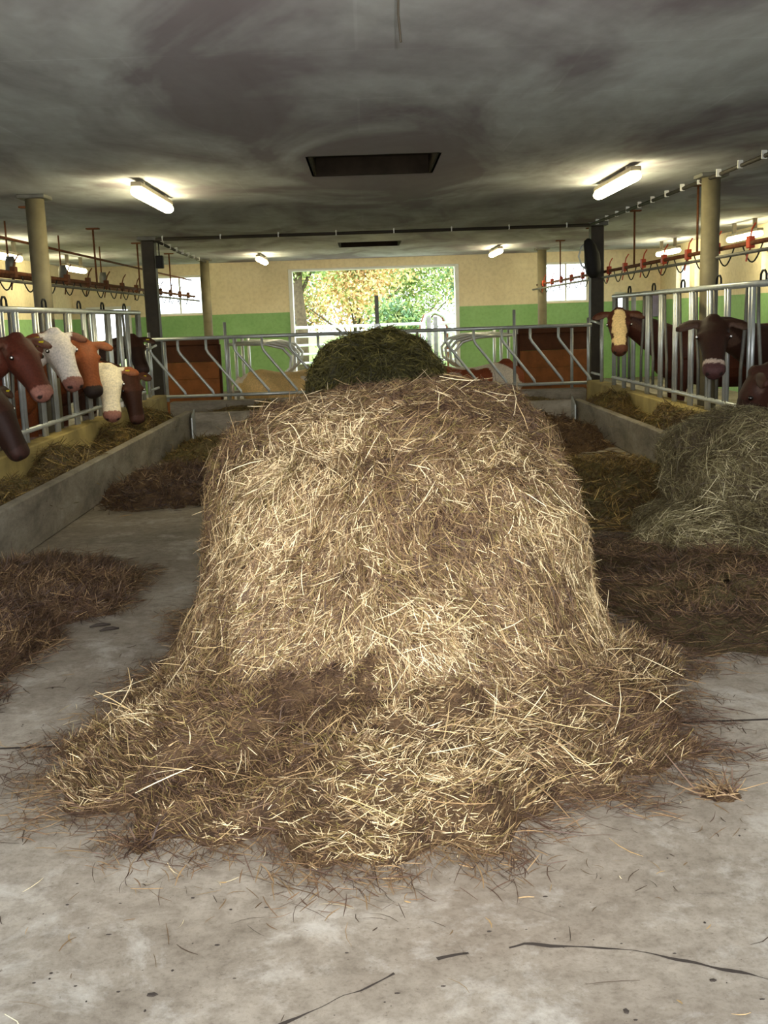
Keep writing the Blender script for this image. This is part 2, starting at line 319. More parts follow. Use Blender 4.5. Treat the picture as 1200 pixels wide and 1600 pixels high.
# ------------------------------------------------------------------ columns
def column(x, y, r, mat, label, square=False):
    e = empty('column', (x, y, 0), 0, label, 'column', 'barn columns')
    if square: MB().box((-r, -r, 0), (r, r, ZC-.06), .012).build('shaft', mat, e)
    else: MB().tube([(0, 0, 0), (0, 0, ZC-.04)], r, 20).build('shaft', mat, e, True)
    MB().box((-r*1.5, -r*1.5, ZC-.06 if square else ZC-.04), (r*1.5, r*1.5, ZC), .006).build('head_plate', M['galv_dull'], e)
    MB().box((-r*1.25, -r*1.25, 0), (r*1.25, r*1.25, .03), .006).build('base_plate', M['galv_dull'], e)
    return e
column(-3.47, 11.67, .098, M['column'], 'round beige column behind the left feed fence')
column(3.75, 11.72, .098, M['column'], 'round beige column behind the dark cow looking ahead')
column(-3.45, 17.5, .105, M['post'], 'dark square post at the left end of the slanted bar fence', True)
column(3.76, 17.5, .105, M['post'], 'dark square post with black bundle beside the blaze-faced cow', True)
column(-3.5, 23.8, .10, M['column'], 'slim column standing in front of the left end window')
column(3.93, 23.9, .10, M['column'], 'slim column standing in front of the right end window')

# ------------------------------------------------------------------ lamps
def lamp(x, y, z, L, label, group):
    e = empty('tube_lamp', (x, y, z), 0, label, 'lamp', group)
    MB().box((-.05, -L/2, -.04), (.05, L/2, .01), .008).build('housing', M['housing'], e)
    for s in (-1, 1): MB().box((-.03, s*L*.33-.03, .01), (.03, s*L*.33+.03, ZC-z), .004).build('spacer', M['housing'], e)
    rings = []
    for y2, k in ((-L/2-.01, .55), (-L/2+.03, .92), (-L/2+.08, 1), (L/2-.08, 1), (L/2-.03, .92), (L/2+.01, .55)):
        rings.append([(0.064*k*math.cos(t), y2, -.08+.05*k*math.sin(t)) for t in [2*math.pi*j/12 for j in range(12)]])
    MB().loft(rings).build('diffuser', M['lamp'], e, True)
lamp(-2.16, 11.4, 2.955, 1.72, 'lit tube lamp on the ceiling left of the near hatch', 'lamps over the feed passage')
lamp(2.66, 11.45, 2.955, 1.72, 'lit tube lamp on the ceiling right of the near hatch', 'lamps over the feed passage')
lamp(-2.16, 23.0, 2.955, 1.6, 'far lit tube lamp left above the open barn door', 'lamps over the feed passage')
lamp(2.8, 23.0, 2.955, 1.6, 'far lit tube lamp right above the open barn door', 'lamps over the feed passage')
lamp(6.3, 22.4, 2.82, 1.5, 'lit tube lamp near the right side wall windows, nearest the far right corner', 'lamps over the stalls')
lamp(6.4, 18.2, 2.82, 1.5, 'lit tube lamp over the right stalls further from the end wall', 'lamps over the stalls')
lamp(-5.6, 17.0, 2.82, 1.5, 'lit tube lamp over the left stalls beside the round column', 'lamps over the stalls')
lamp(-5.7, 21.4, 2.82, 1.5, 'lit tube lamp over the far left stalls behind the pipes', 'lamps over the stalls')

# conduit along the ceiling
e = empty('ceiling_conduit', (0, 17.35, 2.95), 0, 'dark cable conduit with pale clips running along and across the ceiling', 'conduit')
MB().tube([(3.72, -10.5, 0), (3.72, -6, 0), (3.62, -.12, 0)], .022).build('pipe_run', M['conduit'], e, True)
MB().tube([(3.62, 0, 0), (-3.3, 0, 0)], .026).build('pipe_run', M['conduit'], e, True)
MB().tube([(-3.3, 0, -.02), (-3.42, 3.0, -.03), (-3.45, 6.3, -.02)], .024).build('pipe_run', M['conduit'], e, True)
cl = MB().box((-.009, -.026, -.028), (.009, .026, .05), .003).build('clip', M['white'], e)
cl.location = (3.25, 0, 0)
for k in range(1, 8): dup(cl, e, (3.25-.92*k, 0, 0))
for k in range(12): dup(cl, e, (3.645+.006*min(k, 12), -.45-.62*k, 0), (0, 0, math.pi/2))
for k in range(7): dup(cl, e, (-3.33-.02*k*.9, .7+.75*k, -.025), (0, 0, math.pi/2))
tag(MB().tube([(0.16, 4.15, ZC), (0.162, 4.15, 2.8), (0.158, 4.152, 2.7), (0.165, 4.15, 2.6)], .0045, 6).build('rusty_wire', M['post']), 'thin rusty wire hanging from the near ceiling', 'wire')

# ------------------------------------------------------------------ suspended pipes with hangers
def susp(x, y0, y1, label, side):
    e = empty('suspended_pipe', (x, 0, 0), 0, label, 'pipe', 'pipes hung above the stalls')
    MB().tube([(0, y0, 2.22), (0, y1, 2.22)], .024).build('main_pipe', M['rust'], e, True)
    MB().tube([(-side*.1, y0, 2.12), (-side*.1, y1, 2.12)], .018).build('lower_pipe', M['galv_dull'], e, True)
    if side < 0: MB().tube([(-.05, y0, 2.6), (-.05, y1, 2.58)], .016).build('upper_pipe', M['rust'], e, True)
    y = y0+1.2; first = None; plates = None
    while y < y1:
        if first is None:
            first = MB().tube([(0, 0, 2.2), (0, 0, ZC-.02)], .014, 6).build('hanger_rod', M['rust'], e, True); first.location = (0, y, 0)
            plates = MB().box((-.09, -.05, ZC-.02), (.09, .05, ZC), .003).build('hanger_plate', M['rust'], e); plates.location = (0, y, 0)
        else: dup(first, e, (0, y, 0)); dup(plates, e, (0, y, 0))
        y += 2.95
    y = y0+.3; br = None
    while y < y1:
        if br is None:
            m = MB().box((-.03, -.05, 2.17), (.03, .05, 2.29), .006); m.tube([(0, 0, 2.28), (.02, .02, 2.36), (.06, .03, 2.42)], .009, 5); m.tube([(0, 0, 2.17), (-.03, .0, 2.1), (-.04, 0, 2.04)], .009, 5)
            br = m.build('bracket', M['orange'] if side > 0 else M['rust'], e); br.location = (0, y, 0)
        else: dup(br, e, (0, y, 0))
        y += 1.05
    y = y0+.7; lp = None
    while y < y1:
        if lp is None:
            pts = [(0, -.28+.56*t, 2.2-.17*math.sin(math.pi*t)) for t in [i/8 for i in range(9)]]
            lp = MB().tube(pts, .008, 5).build('chain_loop', M['dark'], e, True); lp.location = (0, y, 0)
        else: dup(lp, e, (0, y, 0))
        y += .82
    return e
susp(-3.85, 8.5, 24.4, 'rusty double pipe with hangers above the left feed fence', -1)
susp(3.9, 8.5, 24.4, 'pipe with orange brackets and hangers above the right feed fence', 1)
e = empty('water_pipe', (-4.6, 0, 0), 0, 'dark bowl line hung over the left stalls behind the beige column', 'pipe')
MB().tube([(0, 9.5, 2.3), (0, 22, 2.3)], .035).build('main_pipe', M['rust'], e, True)
for y in (10.2, 12.6, 14.1, 16.5, 19): MB().tube([(0, y, 2.3), (0, y, ZC-.01)], .012, 6).build('hanger_rod', M['rust'], e); MB().tube([(0, y, 2.27), (.02, y+.02, 2.47), (.02, y+.02, 2.55)], [.05, .07, .05], 8).build('bowl', M['galv_dull'], e, True)

# ------------------------------------------------------------------ side feed fences (headlocks)
def side_fence(x, y0, y1, necks, label):
    e = empty('feed_fence', (x, y0, 0), 0, label, 'fence', 'headlock feed fences'); L = y1-y0
    MB().tube([(0, -.05, 1.79), (0, L+.05, 1.79)], .03, 10).build('top_rail', M['galv'], e, True)
    MB().tube([(0, -.05, .66), (0, L+.05, .66)], .026, 10).build('bottom_rail', M['galv'], e, True)
    up = lk = lt = None; y = y0; k = 0
    def clear(y, m=.17):
        for n_ in necks:
            if abs(y-n_) < m: return n_+(m if y >= n_ else -m)
        return y
    while y <= y1+.01:
        yy = clear(y, .21)-y0
        for q in (-.04, .04):
            if up is None: up = MB().tube([(0, 0, .55), (0, 0, 1.79)], .021).build('upright', M['galv'], e, True); up.location = (0, yy+q, 0)
            else: dup(up, e, (0, yy+q, 0))
        ym = clear(y+.33, .2)-y0
        if y+.4 < y1:
            sgn = -1 if any(0 < n_-(ym+y0) < .45 for n_ in necks) else 1
            if lk is None: lk = MB().tube([(0, .12, 1.77), (0, .10, 1.48), (0, .0, 1.0), (0, .0, .68)], .018).build('locking_bar', M['galv_dull'], e, True); lk.location = (0, ym, 0)
            else: dup(lk, e, (0, ym, 0), None, (1, sgn, 1))
            if k % 2 == 0:
                if lt is None: lt = MB().tube([(0, -.07, 1.8), (0, -.065, 1.87), (0, -.03, 1.9), (0, .03, 1.9), (0, .065, 1.87), (0, .07, 1.8)], .011, 6).build('latch_loop', M['dark'], e, True); lt.location = (0, ym, 0)
                else: dup(lt, e, (0, ym, 0))
        y += .6; k += 1
    return e
side_fence(XFL, 8.2, 15.4, [8.45, 9.38, 10.29, 11.25, 12.05, 13.07, 14.85], 'galvanised headlock feed fence with white-faced cows reaching through')
side_fence(XFR, 7.9, 15.1, [8.56, 10.15, 13.8], 'galvanised headlock feed fence holding the dark cow and blaze-faced cow')
# ------------------------------------------------------------------ cross fence with slanted bars
def cross_fence(x0, x1, xs, ends, label):
    Y = 16.62; e = empty('slanted_bar_fence', (x0, Y, 0), 0, label, 'fence', 'slanted bar fences across the passage'); W = x1-x0
    MB().tube([(0, 0, 1.39), (W, 0, 1.39)], .028, 10).build('top_rail', M['galv'], e, True)
    MB().tube([(0, 0, .5), (W, 0, .5)], .026, 10).build('bottom_rail', M['galv'], e, True)
    b0 = None
    for x in xs:
        if b0 is None:
            b0 = MB().tube([(0, 0, 1.38), (.0, 0, 1.22), (.03, 0, 1.16), (.5, 0, .56), (.515, 0, .48)], .021).build('slanted_bar', M['galv'], e, True); b0.location = (x-x0, 0, 0)
        else: dup(b0, e, (x-x0, 0, 0))
    for x, z in ends: MB().tube([(x-x0, 0.05, .42), (x-x0, 0.05, z)], .024).build('end_post', M['galv'], e, True)
    return e
import_x = lambda px: (px-572)/1650*16.62+0.02*0
cross_fence(-3.4, .14, [-3.37+.435*k for k in range(7)], [(-3.38, 1.5), (-3.15, 1.35), (-2.2, 1.62)], 'galvanised slanted bar fence joined to the left dark post')
cross_fence(.2, 3.5, [-.1+.44*k for k in range(1, 8)], [(3.46, 1.5), (3.2, 1.35), (2.3, 1.66)], 'galvanised slanted bar fence joined to the right dark post')
e = empty('gate_post', (.17, 16.7, 0), 0, 'dark upright gate post rising behind the green hay bale', 'post')
MB().box((-.03, -.03, .42), (.03, .03, 1.95), .006).build('upright', M['galv_dull'], e); MB().box((-.05, -.05, 1.2), (.05, .05, 1.27), .005).build('clamp', M['galv'], e); MB().box((-.05, -.05, 1.45), (.05, .05, 1.52), .005).build('clamp', M['galv'], e)
for x, z, lb in ((XFL-.02, 1.35, 'galvanised corner post beside the left dark square post'), (XFR+.0, 1.5, 'galvanised corner post beside the right dark square post')):
    e = empty('corner_post', (x, 15.9, 0), 0, lb, 'post')
    MB().tube([(0, 0, .5), (0, 0, z)], .026).build('upright', M['galv'], e, True); MB().tube([(0, 0, z-.1), (0, .7, z-.05)], .02).build('brace', M['galv'], e, True); MB().tube([(0, 0, .65), (0, .7, .65)], .02).build('brace', M['galv'], e, True)

# wooden partitions behind the cross fence
def partition(x0, x1, y, label):
    e = empty('wooden_partition', (x0, y, 0), 0, label, 'partition', 'wooden stall partitions'); w = x1-x0
    z = 0.0
    for k, (h, mt) in enumerate(((.32, M['wood']), (.32, M['wood']), (.30, M['wood']), (.30, M['wood_dark']))):
        MB().box((0, -.02+.004*(k % 2), z+.001), (w, .03, z+h-.001), .006).build('plank', mt, e); z += h
    MB().box((-.03, -.05, z), (w+.03, .06, z+.10), .01).build('cap', M['wood_dark'], e)
    for x in (0.0, w): MB().box((x-.04, .03, 0), (x+.04, .11, z), .006).build('post', M['wood_dark'], e)
partition(-3.62, -2.65, 19.0, 'brown plank partition behind the left part of the slanted fence')
partition(2.72, 4.15, 19.0, 'brown plank partition behind the right part of the slanted fence')
# cubicle dividers
def divider(x, y, s, label):
    e = empty('cubicle_divider', (x, y, 0), 0, label, 'stall divider', 'tubular cubicle dividers')
    pts = [(0, 0, .35), (s*.35, 0, .38), (s*.9, 0, .55), (s*1.12, 0, .75), (s*1.15, 0, .95), (s*1.0, 0, 1.12), (s*.7, 0, 1.2), (0, 0, 1.22)]
    MB().tube(pts, .028).build('loop', M['galv'], e, True); MB().tube([(0, 0, 0), (0, 0, 1.35)], .032).build('upright', M['galv'], e, True)
ORD = ('first', 'second', 'third', 'fourth')
for k in range(4):
    divider(-2.55, 19.6+1.15*k, 1, ORD[k]+' looped steel cubicle divider counted from the left plank partition')
    divider(2.75, 19.6+1.15*k, -1, ORD[k]+' looped steel cubicle divider counted from the right plank partition')

# black bundle, switch box
e = empty('black_bundle', (3.6, 17.33, 2.12), 0, 'black cloth bundle hanging on the right dark post', 'bundle')
mb = MB(); rings = []
for z, a, b, dx in ((.0, .05, .04, .08), (.08, .11, .07, .07), (.22, .125, .08, .05), (.38, .12, .08, .03), (.5, .10, .07, .01), (.58, .07, .05, -.01), (.62, .02, .02, -.01)):
    rings.append([(dx+a*math.cos(t)*(1+.18*math.sin(3*t+z*5)), -.02+b*math.sin(t), z) for t in [2*math.pi*j/16 for j in range(16)]])
mb.loft(rings).build('cloth', M['dark'], e, True)
MB().tube([(.0, -.02, .58), (-.12, -.03, .5), (-.17, -.04, .35), (-.12, -.03, .2), (-.02, -.02, .12)], .014).build('cord_loop', M['galv'], e, True)
e = empty('switch_box', (-3.27, 17.4, 2.5), 0, 'small dark switch box on the left dark post', 'switch box'); MB().box((-.06, -.05, 0), (.06, .05, .2), .01).build('box', M['dark'], e); MB().tube([(0, 0, .2), (0, 0, .42)], .01).build('cable', M['dark'], e)

# ------------------------------------------------------------------ hay and straw
def vnoise(P, s, seed=0):
    P = P*s + seed*7.3; x, y, z = P[:, 0], P[:, 1], P[:, 2]
    return (np.sin(x*1.7+1.3*np.sin(y*2.1+seed))+np.sin(y*1.9+1.1*np.sin(z*2.3+x))+np.sin(z*2.2+1.2*np.sin(x*1.6-y)))/3.0
def fbm(P, s, seed=0, o=4):
    a = 0; k = 1.0
    for i in range(o): a = a+k*vnoise(P, s*2.03**i, seed+i*3.1); k *= .52
    return a
PAL_BROWN = ([lin(72, 53, 42), lin(100, 76, 54), lin(124, 99, 68), lin(124, 108, 64), lin(164, 138, 98), lin(214, 192, 152)], [.24, .30, .24, .11, .08, .03])
PAL_DARK = ([lin(58, 42, 34), lin(84, 62, 46), lin(104, 82, 58), lin(136, 110, 76)], [.3, .36, .25, .09])
PAL_GREEN = ([lin(52, 48, 26), lin(74, 70, 36), lin(96, 90, 46), lin(118, 110, 62), lin(150, 138, 88)], [.3, .3, .22, .13, .05])
PAL_OLIVE = ([lin(70, 58, 42), lin(98, 86, 60), lin(122, 112, 78), lin(146, 136, 100), lin(196, 184, 146)], [.22, .3, .26, .16, .06])
PAL_YELLOW = ([lin(76, 58, 36), lin(104, 82, 44), lin(128, 104, 56), lin(158, 132, 76), lin(92, 84, 44)], [.28, .28, .22, .06, .16])
def tan_dirs(N, D, jit, g):
    T = D-N*np.sum(D*N, 1, keepdims=True); T /= np.maximum(np.linalg.norm(T, axis=1, keepdims=True), 1e-6)
    B = np.cross(N, T); a = g.normal(0, jit, len(N))[:, None]
    return T*np.cos(a)+B*np.sin(a)
def strands(name, P, N, D, L, W, pal, parent=None, lift=.012, tilt=.12, bend=.25, clump=True, bright=1.0, seed=1, ush=None):
    g = np.random.default_rng(seed); n = len(P)
    S = np.cross(D, N+g.normal(0, .55, (n, 3))); S /= np.maximum(np.linalg.norm(S, axis=1, keepdims=True), 1e-6)
    D = D+N*g.normal(.02, tilt, (n, 1)); D /= np.linalg.norm(D, axis=1, keepdims=True)
    L = L[:, None]; W = W[:, None]; bd = (N*g.normal(-.1, .5, (n, 1))+np.cross(D, N)*g.normal(0, 1, (n, 1)))*bend*L
    V = np.empty((n, 8, 3)); C0 = P+N*(lift*(g.random((n, 1))*1.6+.05))
    for i, t in enumerate((-.5, -.17, .17, .5)):
        c = C0+D*L*t+bd*(t*t-.08)
        w = W*(.5 if i in (0, 3) else 1.0)*.5
        V[:, i*2] = c-S*w; V[:, i*2+1] = c+S*w
    cols = np.array(pal[0]); wts = np.array(pal[1]); wts = wts/wts.sum()
    u = g.random(n)
    if clump: u = np.clip(u+.22*fbm(P, 2.6, seed, 3)+.10*fbm(P, 11, seed+4, 2)-.02, 0, .999)
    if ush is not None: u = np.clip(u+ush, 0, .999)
    idx = np.minimum(np.searchsorted(np.cumsum(wts), u), len(cols)-1)
    C = cols[idx]*(g.uniform(.72, 1.2, (n, 1)))*bright
    me = bpy.data.meshes.new(name); me.vertices.add(n*8); me.vertices.foreach_set('co', V.reshape(-1))
    base = (np.arange(n)*8)[:, None, None]; q = np.array([[0, 1, 3, 2], [2, 3, 5, 4], [4, 5, 7, 6]])[None]
    F = (base+q).reshape(-1).astype(np.int32); nf = n*3
    me.loops.add(nf*4); me.loops.foreach_set('vertex_index', F); me.polygons.add(nf)
    me.polygons.foreach_set('loop_start', np.arange(nf, dtype=np.int32)*4)
    me.update(calc_edges=True)
    at = me.color_attributes.new('Col', 'FLOAT_COLOR', 'POINT'); cc = np.ones((n, 8, 4)); cc[:, :, :3] = C[:, None]
    at.data.foreach_set('color', cc.reshape(-1)); me.materials.append(M['straw_v'])
    o = bpy.data.objects.new(name, me); COL.objects.link(o); o['kind'] = 'stuff'
    if parent: o.parent = parent
    return o
def sample(V, F, n, g, keep=None):
    V = np.asarray(V, float); F = np.asarray(F); A, B, C = V[F[:, 0]], V[F[:, 1]], V[F[:, 2]]
    cr = np.cross(B-A, C-A); ar = np.linalg.norm(cr, axis=1)
    if keep is not None: ar = ar*keep((A+B+C)/3, cr/np.maximum(ar[:, None], 1e-9))
    i = g.choice(len(F), n, p=ar/ar.sum()); r1 = np.sqrt(g.random(n))[:, None]; r2 = g.random(n)[:, None]
    P = A[i]*(1-r1)+B[i]*(r1*(1-r2))+C[i]*(r1*r2); N = cr[i]; N /= np.maximum(np.linalg.norm(N, axis=1, keepdims=True), 1e-9)
    return P, N
def grid_tris(nu, nv, wrap):
    F = []
    for i in range(nu-1):
        for j in range(nv if wrap else nv-1):
            a, b, c, d = i*nv+j, i*nv+(j+1) % nv, (i+1)*nv+(j+1) % nv, (i+1)*nv+j
            F += [(a, b, c), (a, c, d)]
    return F
def star_surface(inside, c, nel, naz, rmax, el0=-8):
    el = np.radians(np.linspace(el0, 90, nel)); az = np.linspace(0, 2*np.pi, naz, endpoint=False)
    E, A = np.meshgrid(el, az, indexing='ij'); d = np.stack([np.cos(E)*np.cos(A), np.cos(E)*np.sin(A), np.sin(E)], -1).reshape(-1, 3)
    lo = np.zeros(len(d)); hi = np.full(len(d), rmax); c = np.array(c)
    for _ in range(26):
        m = (lo+hi)/2; ins = inside(c+d*m[:, None]); lo = np.where(ins, m, lo); hi = np.where(ins, hi, m)
    P = c+d*lo[:, None]
    return P, d, grid_tris(nel, naz, True)
def mesh_from(name, V, F, mat, parent=None, smooth=True):
    me = bpy.data.meshes.new(name); me.from_pydata([tuple(v) for v in V], [], [tuple(int(i) for i in f) for f in F]); me.update(); me.materials.append(mat)
    if smooth: me.polygons.foreach_set('use_smooth', [True]*len(me.polygons))
    o = bpy.data.objects.new(name, me); COL.objects.link(o)
    if parent: o.parent = parent
    return o
def flatten(V): V[:, 2] = np.maximum(V[:, 2], 0.0); return V

# --- the big opened bale
def in_bale(P):
    x, y, z = P[:, 0], P[:, 1], P[:, 2]
    A = (np.abs(x-.10)/.87)**2.5+(np.abs(y-5.2)/1.05)**3+(np.abs(z-.52)/.72)**2.5
    zz = np.clip(z, 0, 1.05); rx = 1.0-.42*(zz/.95)**1.0; ry = .98-.52*(zz/1.05)
    Bq = ((x-.09)/rx)**2+((y-4.72)/ry)**2+np.where(z > .85, ((z-.85)/.26)**2, 0)
    k = 7.0
    return np.exp(-k*(A-1))+np.exp(-k*(Bq-1)) > 1.0
g = np.random.default_rng(5)
V, d, F = star_surface(in_bale, (.08, 4.95, .35), 110, 220, 2.4, -22)
disp = .07*fbm(V*np.array([1, 1, .6]), 3.2, 2, 5)+.03*np.abs(fbm(V*np.array([1.6, 1.6, .35]), 9, 5, 3))
V = flatten(V+d*disp[:, None])
bale = empty('hay_bale', (0, 0, 0), 0, 'huge brown hay bale fallen open in the middle of the passage', 'hay bale')
mesh_from('bale_core', V, F, M['core'], bale)
def flow(P, N, g):
    n = len(P); down = np.tile(np.array([[0, 0, -1.0]]), (n, 1)); cross = np.tile(np.array([[1.0, .12, 0]]), (n, 1))
    w = np.clip((P[:, 2:3]-.78)/.3, 0, 1)*np.clip(N[:, 2:3]*1.6, 0, 1)
    fan = np.stack([(P[:, 0]-.08)*.9, np.zeros(n), np.zeros(n)], 1)
    sw = np.stack([fbm(P, 2.2, 4, 2), fbm(P, 2.2, 8, 2), .5*fbm(P, 2.6, 6, 2)], 1)*1.15
    return (down+fan)*(1-w)+cross*w+sw
tone = lambda P, N: .24*np.clip(1.2-np.abs(P[:, 2]-.85)/.5, 0, 1)*np.clip(-N[:, 1]*1.5+.2, 0, 1)*np.clip((5.1-P[:, 1])/.5, 0, 1)+.02+.13*fbm(P*np.array([1, 1, .55]), 2.1, 17, 3)+.08*fbm(P, 7.0, 19, 2)  # paler inner hay, plus a flash highlight painted on the upper front
front = lambda c, nrm: np.where(c[:, 1] > 5.9, .35, 1.0)*np.where(nrm[:, 1] > .6, .25, 1.0)
P, N = sample(V, F, 170000, g, front)
D = tan_dirs(N, flow(P, N, g), .68, g)
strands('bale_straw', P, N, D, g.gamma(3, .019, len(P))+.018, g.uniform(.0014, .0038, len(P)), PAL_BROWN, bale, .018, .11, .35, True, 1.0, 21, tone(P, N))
P, N = sample(V, F, 2200, g, front); D = tan_dirs(N, flow(P, N, g), .6, g)
strands('loose_stalks', P, N, D, g.uniform(.08, .26, len(P)), g.uniform(.002, .0042, len(P)), ([lin(130, 104, 72), lin(176, 150, 108), lin(220, 200, 162)], [.45, .35, .2]), bale, .03, .16, .22, True, 1.0, 22)

# --- spilled hay around its foot
def apron(name, c, prof, hmax, parent, mat, pal, n, seed, nr=36, na=150, rough=.5, wid=(.0028, .0065), ll=(4, .026), out=.3):
    g = np.random.default_rng(seed); az = np.linspace(0, 2*np.pi, na, endpoint=False)
    pa = np.array([math.atan2(y-c[1], x-c[0]) % (2*math.pi) for x, y in prof]); pr = np.array([math.hypot(x-c[0], y-c[1]) for x, y in prof])
    o = np.argsort(pa); R = np.interp(az, pa[o], pr[o], period=2*math.pi)
    R = R*(1+.05*np.sin(az*7+seed)+.035*np.sin(az*17+2*seed)+.03*np.sin(az*31))
    t = np.linspace(0.0, 1, nr)
    X = c[0]+np.outer(t, R*np.cos(az)); Y = c[1]+np.outer(t, R*np.sin(az))
    Pz = np.stack([X, Y, 0*X], -1).reshape(-1, 3); Z = hmax*(1-t[:, None]**1.6)**.9*(1+rough*fbm(Pz, 5, seed, 4).reshape(nr, na))-.004
    Z = np.maximum(Z, -.004); V = np.stack([X, Y, Z], -1).reshape(-1, 3); F = grid_tris(nr, na, True)
    co = mesh_from(name+'_core' if parent else name, V, F, mat, parent)
    P, N = sample(V, F, n, g)
    # a fringe of stray stalks past the edge
    k = int(n*out*.3); j = g.integers(0, len(P), k); dv = P[j]-np.array([c[0], c[1], 0]); P2 = P[j].copy(); rr = np.linalg.norm(dv[:, :2], axis=1, keepdims=True)
    ed = np.interp(np.arctan2(dv[:, 1], dv[:, 0]) % (2*np.pi), az, R, period=2*np.pi)[:, None]
    P2[:, :2] = np.array(c)[None, :2]+dv[:, :2]/np.maximum(rr, 1e-6)*ed*(1+np.abs(g.normal(0, .075, (k, 1)))); P2[:, 2] = .004
    P = np.vstack([P, P2]); N = np.vstack([N, np.tile([[0, 0, 1.0]], (k, 1))])
    N[:, 2] = np.maximum(N[:, 2], .2); N /= np.linalg.norm(N, axis=1, keepdims=True)
    a = g.uniform(0, 2*np.pi, len(P)); Dr = np.stack([np.cos(a), np.sin(a), 0*a], 1); fw = fbm(P, 1.5, seed+1, 2)*2.5
    Dr = Dr*.8+np.stack([np.cos(fw), np.sin(fw), 0*fw], 1)
    D = tan_dirs(N, Dr, .3, g)
    st = strands((name+'_straw') if parent else name.replace('heap', '').strip('_')+'_straw', P, N, D, g.gamma(ll[0], ll[1], len(P))+.025, g.uniform(wid[0], wid[1], len(P)), pal, parent or co, .016, .10, .22, True, 1.0, seed+50, np.where(np.arange(len(P)) >= len(P)-k, -.22, .02+.14*fbm(P, 2.4, seed+2, 3)) if parent else None)
    st.location = (0, 0, 0)
    return co
prof = [(-.02, 2.95), (-.42, 2.97), (-.72, 3.1), (-.98, 3.42), (-1.28, 3.70), (-1.22, 3.95), (-1.02, 4.4), (-.98, 4.9), (-.85, 6), (0, 6.3), (1.0, 6.0), (1.18, 5.2), (1.32, 4.55), (1.25, 4.1), (1.12, 3.72), (.85, 3.35), (.5, 3.1), (.2, 3.0)]
apron('spilled_hay', (.04, 4.35), prof, .25, bale, M['core'], PAL_BROWN, 95000, 31, 44, 200, .45, wid=(.0014, .0038), ll=(3, .019))
g = np.random.default_rng(77); n = 700
a = g.uniform(0, 2*np.pi, n); r = np.sqrt(g.random(n)); P = np.stack([.04+r*1.15*np.cos(a), 4.2+r*1.2*np.sin(a), .14*(1-r)+.10], 1); P = P[P[:, 1] < 4.6]; n = len(P)
a = g.uniform(0, 2*np.pi, n); D = np.stack([np.cos(a), np.sin(a), 0*a], 1); N = np.tile([[0, -.25, .97]], (n, 1)); D = tan_dirs(N, D, .2, g)
strands('loose_stalks', P, N, D, g.uniform(.08, .26, n), g.uniform(.002, .004, n), ([lin(130, 104, 72), lin(176, 150, 108), lin(220, 200, 162)], [.45, .35, .2]), bale, .03, .12, .2, True, 1.0, 78)

# --- second, green bale behind
def in_green(P):
    x, y, z = P[:, 0], P[:, 1], P[:, 2]
    return (np.abs(x-.09)/.76)**2.3+(np.abs(y-12.3)/.75)**2.6+(np.abs(z-.62)/.80)**2.2 < 1
V, d, F = star_surface(in_green, (.09, 12.3, .5), 50, 100, 2.4, -35)
V = flatten(V+d*(.06*fbm(V, 3.6, 9, 4))[:, None])
gb = empty('hay_bale', (0, 0, 0), 0, 'dark green hay bale standing behind the big brown one', 'hay bale')
mesh_from('bale_core', V, F, M['core_g'], gb); g = np.random.default_rng(6)
P, N = sample(V, F, 15000, g, lambda c, nrm: np.where(nrm[:, 1] > .3, .1, 1.0)); D = tan_dirs(N, flow(P, N, g), .8, g)
strands('bale_straw', P, N, D, g.gamma(4, .03, len(P))+.04, g.uniform(.006, .012, len(P)), PAL_GREEN, gb, .03, .18, .3, True, .9, 41)

# --- olive heap against the right trough
def in_heap(P):
    x, y, z = P[:, 0], P[:, 1], P[:, 2]
    A = (np.abs(x-2.78)/.58)**2.3+(np.abs(y-7.65)/.72)**2.3+(np.abs(z-.38)/.44)**2.2
    Bq = (np.abs(x-2.35)/.5)**2+(np.abs(y-7.3)/.8)**2+(np.abs(z)/.22)**2
    return np.exp(-6*(A-1))+np.exp(-6*(Bq-1)) > 1
V, d, F = star_surface(in_heap, (2.72, 7.6, .28), 60, 120, 2.0, -40)
V = flatten(V+d*(.10*fbm(V, 3.6, 12, 5))[:, None])
hp = empty('hay_heap', (0, 0, 0), 0, 'olive grey hay heap piled against the right trough', 'hay heap')
mesh_from('heap_core', V, F, M['core_o'], hp); g = np.random.default_rng(8)
P, N = sample(V, F, 34000, g); D = tan_dirs(N, flow(P, N, g), .9, g)
strands('heap_straw', P, N, D, g.gamma(4, .026, len(P))+.03, g.uniform(.002, .005, len(P)), PAL_OLIVE, hp, .03, .16, .3, True, 1.0, 43)

